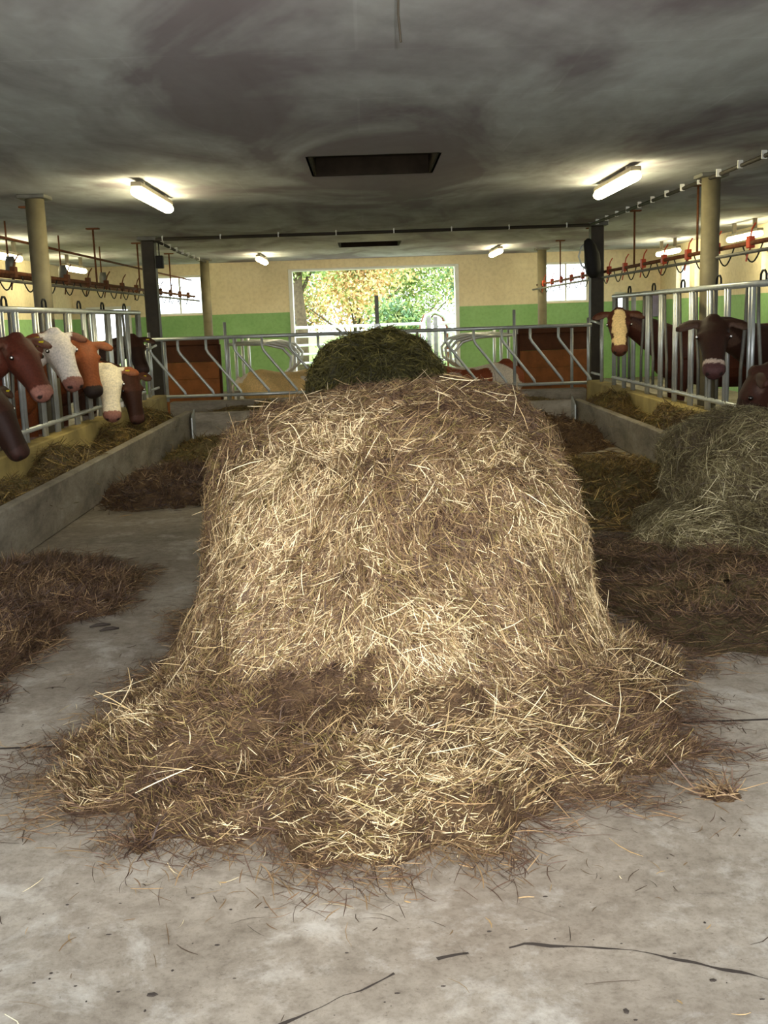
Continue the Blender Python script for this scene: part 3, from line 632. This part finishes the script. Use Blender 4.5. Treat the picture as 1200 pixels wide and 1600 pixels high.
# --- hay in the troughs
def trough_hay(name, x0, x1, y0, y1, zb, h, n, pal, mat, seed, label):
    g = np.random.default_rng(seed); nx, ny = 12, int((y1-y0)/.09)
    X, Y = np.meshgrid(np.linspace(x0, x1, nx), np.linspace(y0, y1, ny), indexing='ij'); Pz = np.stack([X, Y, 0*X], -1).reshape(-1, 3)
    hgt = zb+h*(.55+.6*fbm(Pz*np.array([1, .6, 1]), 2.6, seed, 4).reshape(nx, ny)); t = np.linspace(0, 1, nx)[:, None]; hgt = hgt*(1-.25*(2*t-1)**4)
    hgt = np.maximum(hgt, zb+.02); hgt[:, 0] = zb; hgt[:, -1] = zb
    V = np.stack([X, Y, hgt], -1).reshape(-1, 3); F = [(a, c, b) for a, b, c in grid_tris(nx, ny, False)]
    co = mesh_from(name, V, F, mat); tag(co, label, 'hay', None, 'stuff')
    P, N = sample(V, F, n, g); N[:, 2] = np.abs(N[:, 2]); a = g.uniform(0, 2*np.pi, n); D = tan_dirs(N, np.stack([np.cos(a), np.sin(a), 0*a], 1), .2, g)
    strands('loose_straw', P, N, D, g.gamma(4, .03, n)+.03, g.uniform(.004, .009, n), pal, co, .03, .2, .25, True, 1.0, seed+3)
trough_hay('trough_hay', XTL-.59, XTL-.10, 6.5, 14.9, .13, .37, 15000, PAL_YELLOW, M['core_o'], 61, 'yellowish hay lying in the trough under the white-faced cows')
trough_hay('trough_hay', XTR+.10, XTR+.45, 6.5, 14.9, .13, .42, 13000, PAL_YELLOW, M['core_o'], 62, 'yellowish hay lying in the trough under the blaze-faced cow')
trough_hay('trough_hay', XTL+.05, XTR-.05, 15.12, 16.45, .21, .22, 8000, PAL_YELLOW, M['core_o'], 63, 'hay lying in the cross trough below the slanted bar fence')
# --- hay on the floor
def floor_hay(c, prof, h, n, pal, mat, seed, label, **k):
    o = apron('floor_hay', c, prof, h, None, mat, pal, n, seed, 20, 90, .8, **k); tag(o, label, 'hay', None, 'stuff'); return o
floor_hay((-2.1, 5.9), [(-1.72, 7.0), (-1.5, 6.3), (-1.75, 5.6), (-1.72, 5.0), (-1.85, 4.3), (-2.4, 4.2), (-2.5, 5.0), (-2.5, 6.0), (-2.5, 7.0), (-2.1, 7.3)], .13, 26000, PAL_DARK, M['core'], 71, 'dark brown hay strewn along the left trough wall', wid=(.002, .0045))
floor_hay((-1.9, 10.1), [(-1.4, 9.5), (-1.3, 10.3), (-1.6, 11.6), (-2.2, 12), (-2.5, 11), (-2.5, 9.6), (-2.2, 9.2), (-1.8, 9.2)], .17, 6000, PAL_DARK, M['core'], 72, 'brown hay clump by the left trough behind the big bale', wid=(.005, .009))
floor_hay((-1.9, 13.3), [(-1.4, 12.4), (-1.1, 13.5), (-1.5, 14.9), (-2.2, 14.9), (-2.45, 13.5), (-2.2, 12.3)], .12, 3000, PAL_YELLOW, M['core_o'], 73, 'hay by the far left trough corner', wid=(.006, .01))
floor_hay((2.0, 5.8), [(1.3, 5.3), (1.35, 6.5), (1.5, 7.4), (2.1, 7.6), (2.8, 7.0), (2.85, 5.6), (2.5, 4.7), (1.9, 4.5), (1.5, 4.7)], .055, 14000, PAL_DARK, M['core_o'], 74, 'thin brown hay strewn on the floor before the olive heap', wid=(.002, .0045))
floor_hay((1.9, 9.2), [(1.3, 7.8), (1.2, 9.5), (1.4, 11.2), (2.2, 11.7), (2.88, 11.3), (2.88, 8.2), (2.2, 7.6)], .13, 11000, PAL_YELLOW, M['core_o'], 75, 'yellow brown hay strewn along the right trough wall', wid=(.005, .009))
floor_hay((2.1, 13.2), [(1.4, 12), (1.2, 13.5), (1.8, 14.9), (2.6, 14.8), (2.85, 13), (2.2, 11.8)], .2, 4000, PAL_DARK, M['core'], 76, 'hay by the far right trough corner', wid=(.006, .01))
floor_hay((-1.9, 4.35), [(-1.66, 4.35), (-1.75, 4.6), (-2.0, 4.7), (-2.2, 4.3), (-1.9, 4.1)], .03, 1200, PAL_DARK, M['core'], 79, 'small brown hay tuft at the floor edge by the left slab joint')
floor_hay((1.13, 3.27), [(1.2, 3.27), (1.15, 3.32), (1.08, 3.32), (1.04, 3.27), (1.1, 3.22), (1.17, 3.23)], .014, 70, PAL_DARK, M['core'], 80, 'little tuft of hay alone right of the big bale')
floor_hay((-.76, 3.07), [(-.72, 3.06), (-.73, 3.14), (-.78, 3.13), (-.80, 3.06), (-.77, 3.0)], .008, 60, PAL_DARK, M['core'], 81, 'little tuft of hay alone left before the big bale')
# --- single stalks and crumbs scattered on the bare floor
g = np.random.default_rng(91); n = 2600
P = np.stack([g.uniform(-2.4, 2.6, n), 2.0+6.5*g.random(n)**1.6, np.full(n, .003)], 1)
dd = np.hypot(P[:, 0]-.05, (P[:, 1]-4.2)); keep = g.random(n) < np.clip(1.5*np.exp(-(dd-1.2)/.42), .06, 1); P = P[keep]; n = len(P)
a = g.uniform(0, 2*np.pi, n); D = np.stack([np.cos(a), np.sin(a), 0*a], 1); N = np.tile([[0, 0, 1.0]], (n, 1))
o = strands('stray_straw', P, N, D, g.gamma(2.2, .018, n)+.012, g.uniform(.0018, .0042, n), ([lin(60, 48, 38), lin(96, 76, 54), lin(140, 114, 76), lin(206, 188, 150)], [.4, .3, .2, .1]), None, .004, .03, .3, False, 1.0, 92)
tag(o, 'single dry stalks scattered over the bare concrete', 'straw', None, 'stuff')
mb = MB()
for k in range(260):
    x, y = random.uniform(-1.7, 1.7), 2.05+2.6*random.random()**1.5; r = random.uniform(.0012, .004)*(1 if random.random() < .95 else 2)
    if abs(x-.05) < 1.0 and y > 3.1: continue
    mb.ell((x, y, r*.25), (r*random.uniform(.6, 2.4), r*random.uniform(.5, 1.6), r*.4), 5, 4)
tag(mb.build('floor_crumbs', M['crack']), 'dark crumbs of dirt scattered over the near concrete', 'dirt', None, 'stuff')
for (x, y, L, a) in ((-1.50, 5.54, .11, .25), (-1.43, 5.46, .10, .3)):
    mb = MB(); mb.tube([(-L/2, 0, .012), (-L/6, .012, .016), (L/6, .006, .018), (L/2, .02, .010)], [.005, .009, .010, .004], 7)
    o = mb.build('dung_lump', M['crack'], None, True); o.location = (x, y, 0); o.rotation_euler = (0, 0, a); tag(o, 'dark dropping on the bare floor, the one '+('farther from' if y > 5.5 else 'nearer to')+' the big brown bale', 'dung', 'droppings on the floor')

# straw bedding behind the cross fence
V, d, F = star_surface(lambda P: (np.abs(P[:, 0]-.1)/2.45)**4+(np.abs(P[:, 1]-19.6)/2.2)**4+(np.abs(P[:, 2])/.2)**2 < 1, (.1, 19.6, .02), 16, 120, 5, -1)
V = flatten(V+np.array([0, 0, 1])*(.05*fbm(V, 2.5, 3, 3))[:, None]); tag(mesh_from('bedding_straw', V, F, M['bed']), 'pale straw bedding under the lying cattle', 'straw', None, 'stuff')

# ------------------------------------------------------------------ cattle
RED, DRED, ORANGE, CREAM, WHITE, BLACK, PINK = lin(104, 50, 28), lin(58, 30, 20), lin(128, 68, 34), lin(222, 196, 150), lin(226, 214, 202), lin(38, 26, 22), lin(146, 98, 84)
HEAD = [(-.07, .060, .06), (-.03, .105, .100), (.03, .128, .125), (.09, .134, .140), (.16, .128, .146), (.23, .112, .138), (.30, .098, .122), (.36, .091, .106), (.42, .092, .094), (.47, .097, .088), (.515, .092, .080), (.54, .070, .060), (.552, .040, .036)]
def frame(u):
    u = Vector(u).normalized(); up = Vector((0, 0, 1)); v = up.cross(u)
    v = v.normalized() if v.length > 1e-3 else Vector((0, 1, 0)); return u, v, u.cross(v)
def sec(c, d, a, b, n=14, up=Vector((0, 0, 1))):     # ellipse ring perpendicular to d: a sideways, b upwards
    d = d.normalized(); s = up.cross(d); s = s.normalized() if s.length > .05 else Vector((0, 1, 0)); w = d.cross(s)
    return [c+s*(a*math.cos(t))+w*(b*math.sin(t)) for t in [2*math.pi*k/n for k in range(n)]]
def cow(loc, rz, poll, u, label, coat, face, group=None, ear_tag=True, muzzle=PINK, lying=False, patches=None, shine=(1, 1), size=1.0, voxel=.0165, curl=0):
    """loc: ground point under the withers; poll and u (muzzle direction) in world axes."""
    R = Matrix.Rotation(rz, 3, 'Z'); Ri = R.transposed(); loc = Vector(loc)
    Pl = Ri@(Vector(poll)-loc); U, Vv, Wn = frame(Ri@Vector(u)); mb = MB(); zo = -.56 if lying else 0.0
    X = Vector((1, 0, 0))
    body = [(-1.60, .07, 1.18, .08), (-1.54, .17, 1.14, .20), (-1.42, .25, 1.08, .29), (-1.2, .30, 1.02, .355), (-.85, .345, .955, .41), (-.45, .335, .955, .405), (-.1, .275, .985, .375), (.12, .225, .99, .33), (.28, .16, .98, .26), (.37, .08, .97, .15)]
    if lying: body = [(-1.60, .06, 1.02, .06), (-1.52, .19, 1.0, .17), (-1.36, .31, .97, .28), (-1.15, .38, .93, .36), (-.85, .43, .88, .345), (-.5, .43, .87, .335), (-.15, .34, .93, .35), (.1, .26, .96, .31), (.27, .17, .98, .22), (.36, .08, .98, .12)]
    mb.loft([sec(Vector((x, 0, z+zo)), X, a, b, 18) for x, a, z, b in body])
    neck0 = Vector((.05, 0, 1.06+zo)); hb = Pl-Wn*.055+U*.03
    mid = neck0.lerp(hb, .55)+Vector((0.05, 0, .03))
    pts = [neck0, neck0.lerp(mid, .5), mid, mid.lerp(hb, .6), hb]; ra = [.19, .155, .125, .11, .09]; rb = [.30, .24, .185, .15, .10]
    mb.loft([sec(p, (pts[min(i+1, 4)]-pts[max(i-1, 0)]), ra[i], rb[i]) for i, p in enumerate(pts)])
    HS = 1.1; hc = lambda t, y, w: Pl+(U*t+Vv*y+Wn*(w-.075))*HS
    rings = []
    for t, a, b in HEAD:
        ring = []
        for k in range(16):
            q = 2*math.pi*k/16; cx, cw = math.cos(q), math.sin(q)
            sx = math.copysign(abs(cx)**.85, cx); sw = math.copysign(abs(cw)**.85, cw)
            wid = a*(1.0 if cw > -.2 else .80)
            ring.append(hc(t, wid*sx, b*sw*(.86 if cw > 0 else 1.0)+.01*(.3-abs(t-.3))))
        rings.append(ring)
    mb.loft(rings)
    for s in (-1, 1):
        mb.loft([[hc(.015+tu+a*math.cos(q), s*(.07+l), .06+dz+.02*math.sin(q)) for q in [2*math.pi*k/10 for k in range(10)]] for l, a, tu, dz in ((0, .022, 0, 0), (.05, .036, 0, .0), (.11, .058, .012, -.005), (.16, .062, .02, -.015), (.205, .046, .028, -.03), (.235, .018, .03, -.04))])
        c = hc(.165, s*.108, .06); mb.ell(c, (.042, .042, .038), 10, 6)            # brow
        c = hc(.495, s*.05, .015); mb.ell(c, (.035, .035, .03), 10, 6)               # nostril wing
    mb.ell(hc(-.01, 0, .06), (.075, .075, .07), 10, 6)
    if not lying:
        for s in (-1, 1):
            for pts, rr in (([(0.04, s*.17, .95), (.03, s*.18, .70), (.05, s*.165, .56), (.06, s*.155, .38), (.05, s*.15, .30), (.04, s*.15, .12), (.07, s*.15, .05), (.08, s*.15, .01)], [.15, .12, .085, .062, .045, .042, .055, .06]),
                            ([(-1.22, s*.18, 1.0), (-1.10, s*.2, .74), (-1.12, s*.2, .62), (-1.38, s*.18, .45), (-1.37, s*.175, .32), (-1.33, s*.17, .12), (-1.29, s*.17, .05), (-1.28, s*.17, .01)], [.23, .18, .13, .062, .048, .042, .055, .06])):
                mb.tube(pts, rr, 10)
        mb.tube([(-1.58, 0, 1.2), (-1.66, 0, 1.1), (-1.68, 0, .8), (-1.68, 0, .5), (-1.68, 0, .42)], [.035, .03, .025, .035, .02], 8)
    else:
        for s in (-1, 1):
            mb.tube([(-1.2, s*.25, .42), (-.95, s*.42, .22), (-.75, s*.45, .12), (-1.05, s*.48, .07), (-.85, s*.5, .05)], [.2, .15, .09, .055, .05], 10)
            mb.tube([(.02, s*.2, .34), (.22, s*.26, .2), (.3, s*.26, .09), (.05, s*.28, .06), (-.05, s*.28, .05)], [.13, .09, .065, .05, .05], 10)
        mb.tube([(-1.56, 0, .6), (-1.66, .1, .45), (-1.62, .25, .2), (-1.5, .4, .08)], [.035, .03, .03, .03], 8)
    tmp = bpy.data.objects.new('tmp', mb.mesh('tmp')); COL.objects.link(tmp)
    rm = tmp.modifiers.new('r', 'REMESH'); rm.mode = 'VOXEL'; rm.voxel_size = voxel; sm = tmp.modifiers.new('s', 'SMOOTH'); sm.iterations = 4; sm.factor = .45
    dg = bpy.context.evaluated_depsgraph_get(); me = bpy.data.meshes.new_from_object(tmp.evaluated_get(dg)); me.name = 'body'
    bpy.data.objects.remove(tmp); nv = len(me.vertices); co = np.empty(nv*3); me.vertices.foreach_get('co', co); co = co.reshape(-1, 3)
    # coat pattern
    rel = (co-np.array(Pl))/HS; hu, hv, hw = rel@np.array(U), rel@np.array(Vv), rel@np.array(Wn)+.075
    C = np.tile(np.array([coat]), (nv, 1)); C *= (1+.14*fbm(co, 5, 3, 3))[:, None]
    nz = fbm(co, 2.6, len(label), 3); wob = .02*fbm(co, 14, 4, 2)
    if patches is not None: C[nz > patches] = WHITE
    leg = (co[:, 2] < .42) & (not lying); C[leg] = np.array(coat)*.6+np.array(WHITE)*.25
    isface = (hu > -.10) & (hu < .62) & (np.abs(hv) < .152) & (np.abs(hw) < .2)
    isear = (hu > -.08) & (hu < .12) & (np.abs(hv) > .125) & (np.abs(hw) < .16)
    kind, fc = face
    if kind == 'white': C[isface & (hu+wob > -.05)] = fc
    elif kind == 'blaze': C[isface & (np.abs(hv+wob) < np.where(hu < .1, .05+.3*np.maximum(hu, 0), np.where(hu < .3, .08, .075))) & (hw > -.01) & (hu > 0.0)] = fc
    elif kind == 'dark': C[isface & (hu > .2)] = np.array(coat)*.55
    mz = isface & (hu+.3*wob > .465); C[mz] = muzzle
    if kind == 'ring': C[isface & (hu+.3*wob > .425) & ~mz] = lin(190, 168, 150)
    for s in (-1, 1): C[np.linalg.norm(np.stack([hu-.535, hv-s*.05, hw-.018], 1), axis=1) < .021] = (.02, .012, .01)
    C[isface & (hu > .44) & (np.abs(hw+.035+.0*hu) < .009) & (np.abs(hv) > .02)] *= .35
    C[isear & (hu > .035) & (np.abs(hv) < .27)] = np.array(coat)*.75+np.array((.05, .03, .02))
    at = me.color_attributes.new('Col', 'FLOAT_COLOR', 'POINT'); cc = np.ones((nv, 4)); cc[:, :3] = np.clip(C, 0, 1); at.data.foreach_set('color', cc.reshape(-1))
    me.materials.clear(); me.materials.append(M['coat']); me.polygons.foreach_set('use_smooth', [True]*len(me.polygons))
    e = empty('cow', loc, rz, label, 'cow', group); o = bpy.data.objects.new('body', me); COL.objects.link(o); o.parent = e
    for i, s in enumerate((-1, 1)):
        c = hc(.175, s*.130, .062); eo = MB().ell((0, 0, 0), (.022, .022, .022), 12, 8).build('eye', M['eye'], e, True); eo.location = c
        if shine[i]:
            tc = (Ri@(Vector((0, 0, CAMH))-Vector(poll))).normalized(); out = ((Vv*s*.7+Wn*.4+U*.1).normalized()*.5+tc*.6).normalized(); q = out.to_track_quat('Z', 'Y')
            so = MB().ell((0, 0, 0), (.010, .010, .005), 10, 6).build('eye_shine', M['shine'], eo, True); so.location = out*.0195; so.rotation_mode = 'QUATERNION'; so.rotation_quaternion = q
    if ear_tag:
        for s in ((1, -1) if ear_tag == 2 else (ear_tag,) if ear_tag in (1, -1) else (1,)):
            t = MB().box((-.024, -.004, -.03), (.024, .004, .03), .003).build('ear_tag', M['tagm'], e); t.location = hc(.045, s*.185, .078-.02)
            t.rotation_euler = Matrix((Vv, -Wn, U)).transposed().to_euler() if False else (Matrix((Vv, Wn, -U)).transposed()).to_euler()
    return e
GL, GR = 'cows feeding along the left fence', 'cows feeding along the right fence'
hx = XFL-.62
cow((hx, 8.5, 0), 0, (-3.02, 8.55, 1.15), (.45, -.1, -.85), 'dark red cow with its head hanging low beside the brown-faced pink-muzzled cow', DRED, ('dark', BLACK), GL, muzzle=lin(58, 34, 28))
cow((hx, 9.42, 0), 0, (-3.0, 9.25, 1.53), (.5, -.42, -.76), 'red cow with brown face and pink muzzle leaning over the left trough', lin(84, 38, 24), ('none', None), GL, shine=(1, 0))
cow((hx, 10.32, 0), 0, (-2.98, 10.3, 1.56), (.42, -.46, -.78), 'red cow with broad white face and pink muzzle held high', RED, ('white', WHITE), GL, ear_tag=-1)
cow((hx, 11.22, 0), 0, (-3.0, 11.35, 1.45), (.28, -.42, -.86), 'orange brown cow with dark muzzle between two white faces', ORANGE, ('none', None), GL, muzzle=BLACK, ear_tag=0, shine=(0, 0))
cow((hx, 12.12, 0), 0, (-2.90, 11.95, 1.15), (.12, -.46, -.88), 'orange brown cow with white face lowered to the trough', ORANGE, ('white', lin(232, 218, 190)), GL, ear_tag=2)
cow((hx, 13.02, 0), 0, (-2.93, 13.15, 1.02), (.2, -.2, -.95), 'dark brown cow eating with head down beside the lowered white face', lin(70, 36, 22), ('dark', BLACK), GL, muzzle=lin(72, 44, 36), shine=(0, 1))
cow((hx-.1, 14.82, 0), 0, (-3.25, 14.9, 1.45), (.35, -.6, -.7), 'dark brown cow looking out at the far end of the left feed fence', lin(56, 32, 22), ('dark', BLACK), GL, muzzle=lin(52, 34, 30), shine=(1, 1))
hx = XFR+.62
cow((hx, 13.97, 0), math.pi, (3.2, 13.55, 1.58), (-.12, -.62, -.78), 'dark red cow with cream blaze at the far end of the right fence', lin(70, 34, 22), ('blaze', lin(220, 190, 138)), GR, ear_tag=0, muzzle=lin(96, 56, 40))
cow((hx, 10.37, 0), math.pi, (3.2, 9.85, 1.48), (-.18, -.66, -.72), 'dark brown cow with pale muzzle ring looking straight ahead', lin(50, 27, 17), ('ring', None), GR, ear_tag=0, muzzle=lin(80, 50, 48))
cow((hx, 8.57, 0), math.pi, (3.12, 8.55, 1.06), (-.30, .05, -.90), 'brown cow with head lowered behind the olive hay heap', lin(62, 34, 24), ('dark', BLACK), GR, ear_tag=0, shine=(0, 0))
cow((hx, 7.67, 0), math.pi, (3.2, 7.75, 1.0), (-.35, .0, -.92), 'black cow eating right above the olive hay heap', lin(42, 28, 24), ('dark', BLACK), GR, ear_tag=0, shine=(0, 0))
cow((6.1, 13.4, 0), math.pi*.5, (6.1, 14.3, 1.5), (.1, .75, -.6), 'red cow standing broadside in the stall behind the blaze-faced cow', lin(112, 58, 34), ('none', None), 'cows standing in the stalls', voxel=.024, shine=(0, 0))
cow((6.2, 10.0, 0), math.pi*.5, (6.2, 10.9, 1.45), (.1, .7, -.65), 'brown cow standing broadside in the stall behind the dark cow', lin(96, 52, 32), ('none', None), 'cows standing in the stalls', voxel=.024, shine=(0, 0))
cow((-.85, 19.4, .06), .45, (-.35, 19.9, .66), (-.2, .85, -.4), 'cream cow lying on straw left behind the slanted bar fence', lin(222, 188, 132), ('white', WHITE), 'cattle lying on straw', lying=True, patches=.35, voxel=.022, shine=(0, 0))
cow((2.35, 18.5, .06), 0, (2.45, 19.0, .62), (-.3, .85, -.4), 'white and red cow lying on straw right behind the slanted bar fence', lin(138, 70, 44), ('white', WHITE), 'cattle lying on straw', lying=True, patches=-.3, voxel=.022, shine=(0, 0))

# ------------------------------------------------------------------ outside: yard, gate, trees
tag(MB().box((-60, YB+.3, -.3), (60, 27.8, -.02)).build('yard_paving', M['paving']), 'pale paved yard outside the barn door', None, None, 'structure')
tag(MB().box((-60, 27.8, -.3), (60, 140, -.03)).build('meadow', M['grass']), 'green meadow beyond the yard gate', None, None, 'structure')
tag(MB().box((-60, -60, -.3), (60, YF-6, -.04)).build('front_yard', M['paving']), 'paved yard before the barn', None, None, 'structure')
def gate(x0, x1, y, label, n=6):
    e = empty('yard_gate', (x0, y, 0), 0, label, 'gate', 'white tube gates'); w = x1-x0
    for k in range(n): MB().tube([(0, 0, .25+k*1.17/(n-1)), (w, 0, .25+k*1.17/(n-1))], .03 if k < n-1 else .04).build('rail', M['white'], e, True)
    for x in (0, w*.5, w): MB().tube([(x, 0, .15), (x, 0, 1.42)], .03).build('stile', M['white'], e, True)
    for x in (-.12, w+.12): MB().tube([(x, 0, -.05), (x, 0, 1.6)], .06).build('post', M['galv_dull'], e, True)
gate(-2.0, 1.55, 28.6, 'white tubular yard gate seen through the open barn door')
gate(1.9, 4.6, 27.6, 'white tubular yard gate at the right side of the barn door')
e = empty('hay_rack', (1.9, 29.6, 0), 0, 'curved tubular hay rack beyond the yard gate', 'hay rack')
MB().tube([(-.35, 0, -.02), (-.35, 0, 1.35), (-.25, 0, 1.62), (0, 0, 1.72), (.25, 0, 1.6), (.4, 0, 1.3), (.42, 0, -.02)], .05).build('hoop', M['galv'], e, True)
MB().tube([(-.35, .8, -.02), (-.35, .8, 1.35), (-.25, .8, 1.62), (0, .8, 1.72), (.25, .8, 1.6), (.4, .8, 1.3), (.42, .8, -.02)], .05).build('hoop', M['rust'], e, True)
for z in (.4, .8, 1.2): MB().tube([(-.35, 0, z), (-.35, .8, z)], .03).build('crossbar', M['rust'], e, True)
def tree(x, y, h, r, trunk_h, cols, n, label, seed, tr=.2):
    g = np.random.default_rng(seed); e = empty('tree', (x, y, 0), 0, label, 'tree', 'trees beyond the yard')
    t = MB().tube([(0, 0, -.1), (.05, 0, trunk_h*.5), (-.05, .05, trunk_h), (.05, 0, trunk_h+r*.6)], [tr*1.2, tr, tr*.85, tr*.4], 10)
    for k in range(5):
        a = k*1.3+seed; t.tube([(0, 0, trunk_h*.9+.2*k), (math.cos(a)*r*.3, math.sin(a)*r*.3, trunk_h+.5+.3*k), (math.cos(a)*r*.7, math.sin(a)*r*.7, trunk_h+r*.5+.3*k)], [tr*.4, tr*.28, tr*.1], 6)
    t.build('trunk', M['bark'], e, True)
    c = g.normal(0, 1, (26, 3)); c /= np.linalg.norm(c, axis=1, keepdims=True); c *= g.random((26, 1))**.4; hz = (h-trunk_h)/2
    c = c*np.array([r, r, hz])*.78+np.array([0, 0, trunk_h+hz]); k = g.integers(0, 26, n); P = c[k]+g.normal(0, 1, (n, 3))*np.array([r, r, hz])*.17
    A = g.normal(0, 1, (n, 3)); A /= np.linalg.norm(A, axis=1, keepdims=True); B = np.cross(A, g.normal(0, 1, (n, 3))); B /= np.linalg.norm(B, axis=1, keepdims=True); s = g.uniform(.05, .10, (n, 1))
    V = np.stack([P-A*s, P+B*s*.55, P+A*s, P-B*s*.55], 1).reshape(-1, 3)
    me = bpy.data.meshes.new('foliage'); me.vertices.add(n*4); me.vertices.foreach_set('co', V.reshape(-1)); me.loops.add(n*4); me.loops.foreach_set('vertex_index', np.arange(n*4, dtype=np.int32)); me.polygons.add(n); me.polygons.foreach_set('loop_start', np.arange(n, dtype=np.int32)*4); me.update(calc_edges=True)
    cols = np.array(cols); ci = cols[(k+g.integers(0, 2, n)) % len(cols)]*g.uniform(.75, 1.25, (n, 1)); at = me.color_attributes.new('Col', 'FLOAT_COLOR', 'POINT'); cc = np.ones((n, 4, 4)); cc[:, :, :3] = ci[:, None]; at.data.foreach_set('color', np.clip(cc, 0, 1).reshape(-1))
    me.materials.append(M['leaf']); o = bpy.data.objects.new('foliage', me); COL.objects.link(o); o.parent = e; o['kind'] = 'stuff'
Gn, Gy, Or, Dg, Yl = lin(126, 152, 88), lin(164, 176, 110), lin(216, 172, 122), lin(92, 124, 84), lin(208, 198, 132)
tree(-2.05, 33.5, 8.0, 2.2, 2.6, [Gn, Gy, Gn, Dg], 16000, 'leafy green tree with a bare trunk left behind the yard gate', 1, .18)
tree(-.4, 41, 6.5, 2.6, .5, [Or, Yl, Or, Gy], 16000, 'orange autumn tree in the middle of the view through the door', 2, .15)
tree(2.2, 47, 6.5, 2.8, .5, [Gn, Gy, Gn, Yl], 16000, 'light green bushy tree right of the orange one', 3, .15)
tree(4.3, 37.5, 6.2, 1.7, .4, [Dg, Gn, Dg, Yl], 16000, 'dark green bushy tree at the right side of the view through the door', 4, .16)
tree(-3.4, 52, 6.0, 2.2, .6, [Gy, Yl, Gn, Or], 16000, 'yellow green tree far behind the bare trunk', 5, .2)
tree(1.0, 36.5, 2.4, 1.2, .1, [Gn, Dg, Gy], 3500, 'low green bush behind the middle of the yard gate', 6, .06)
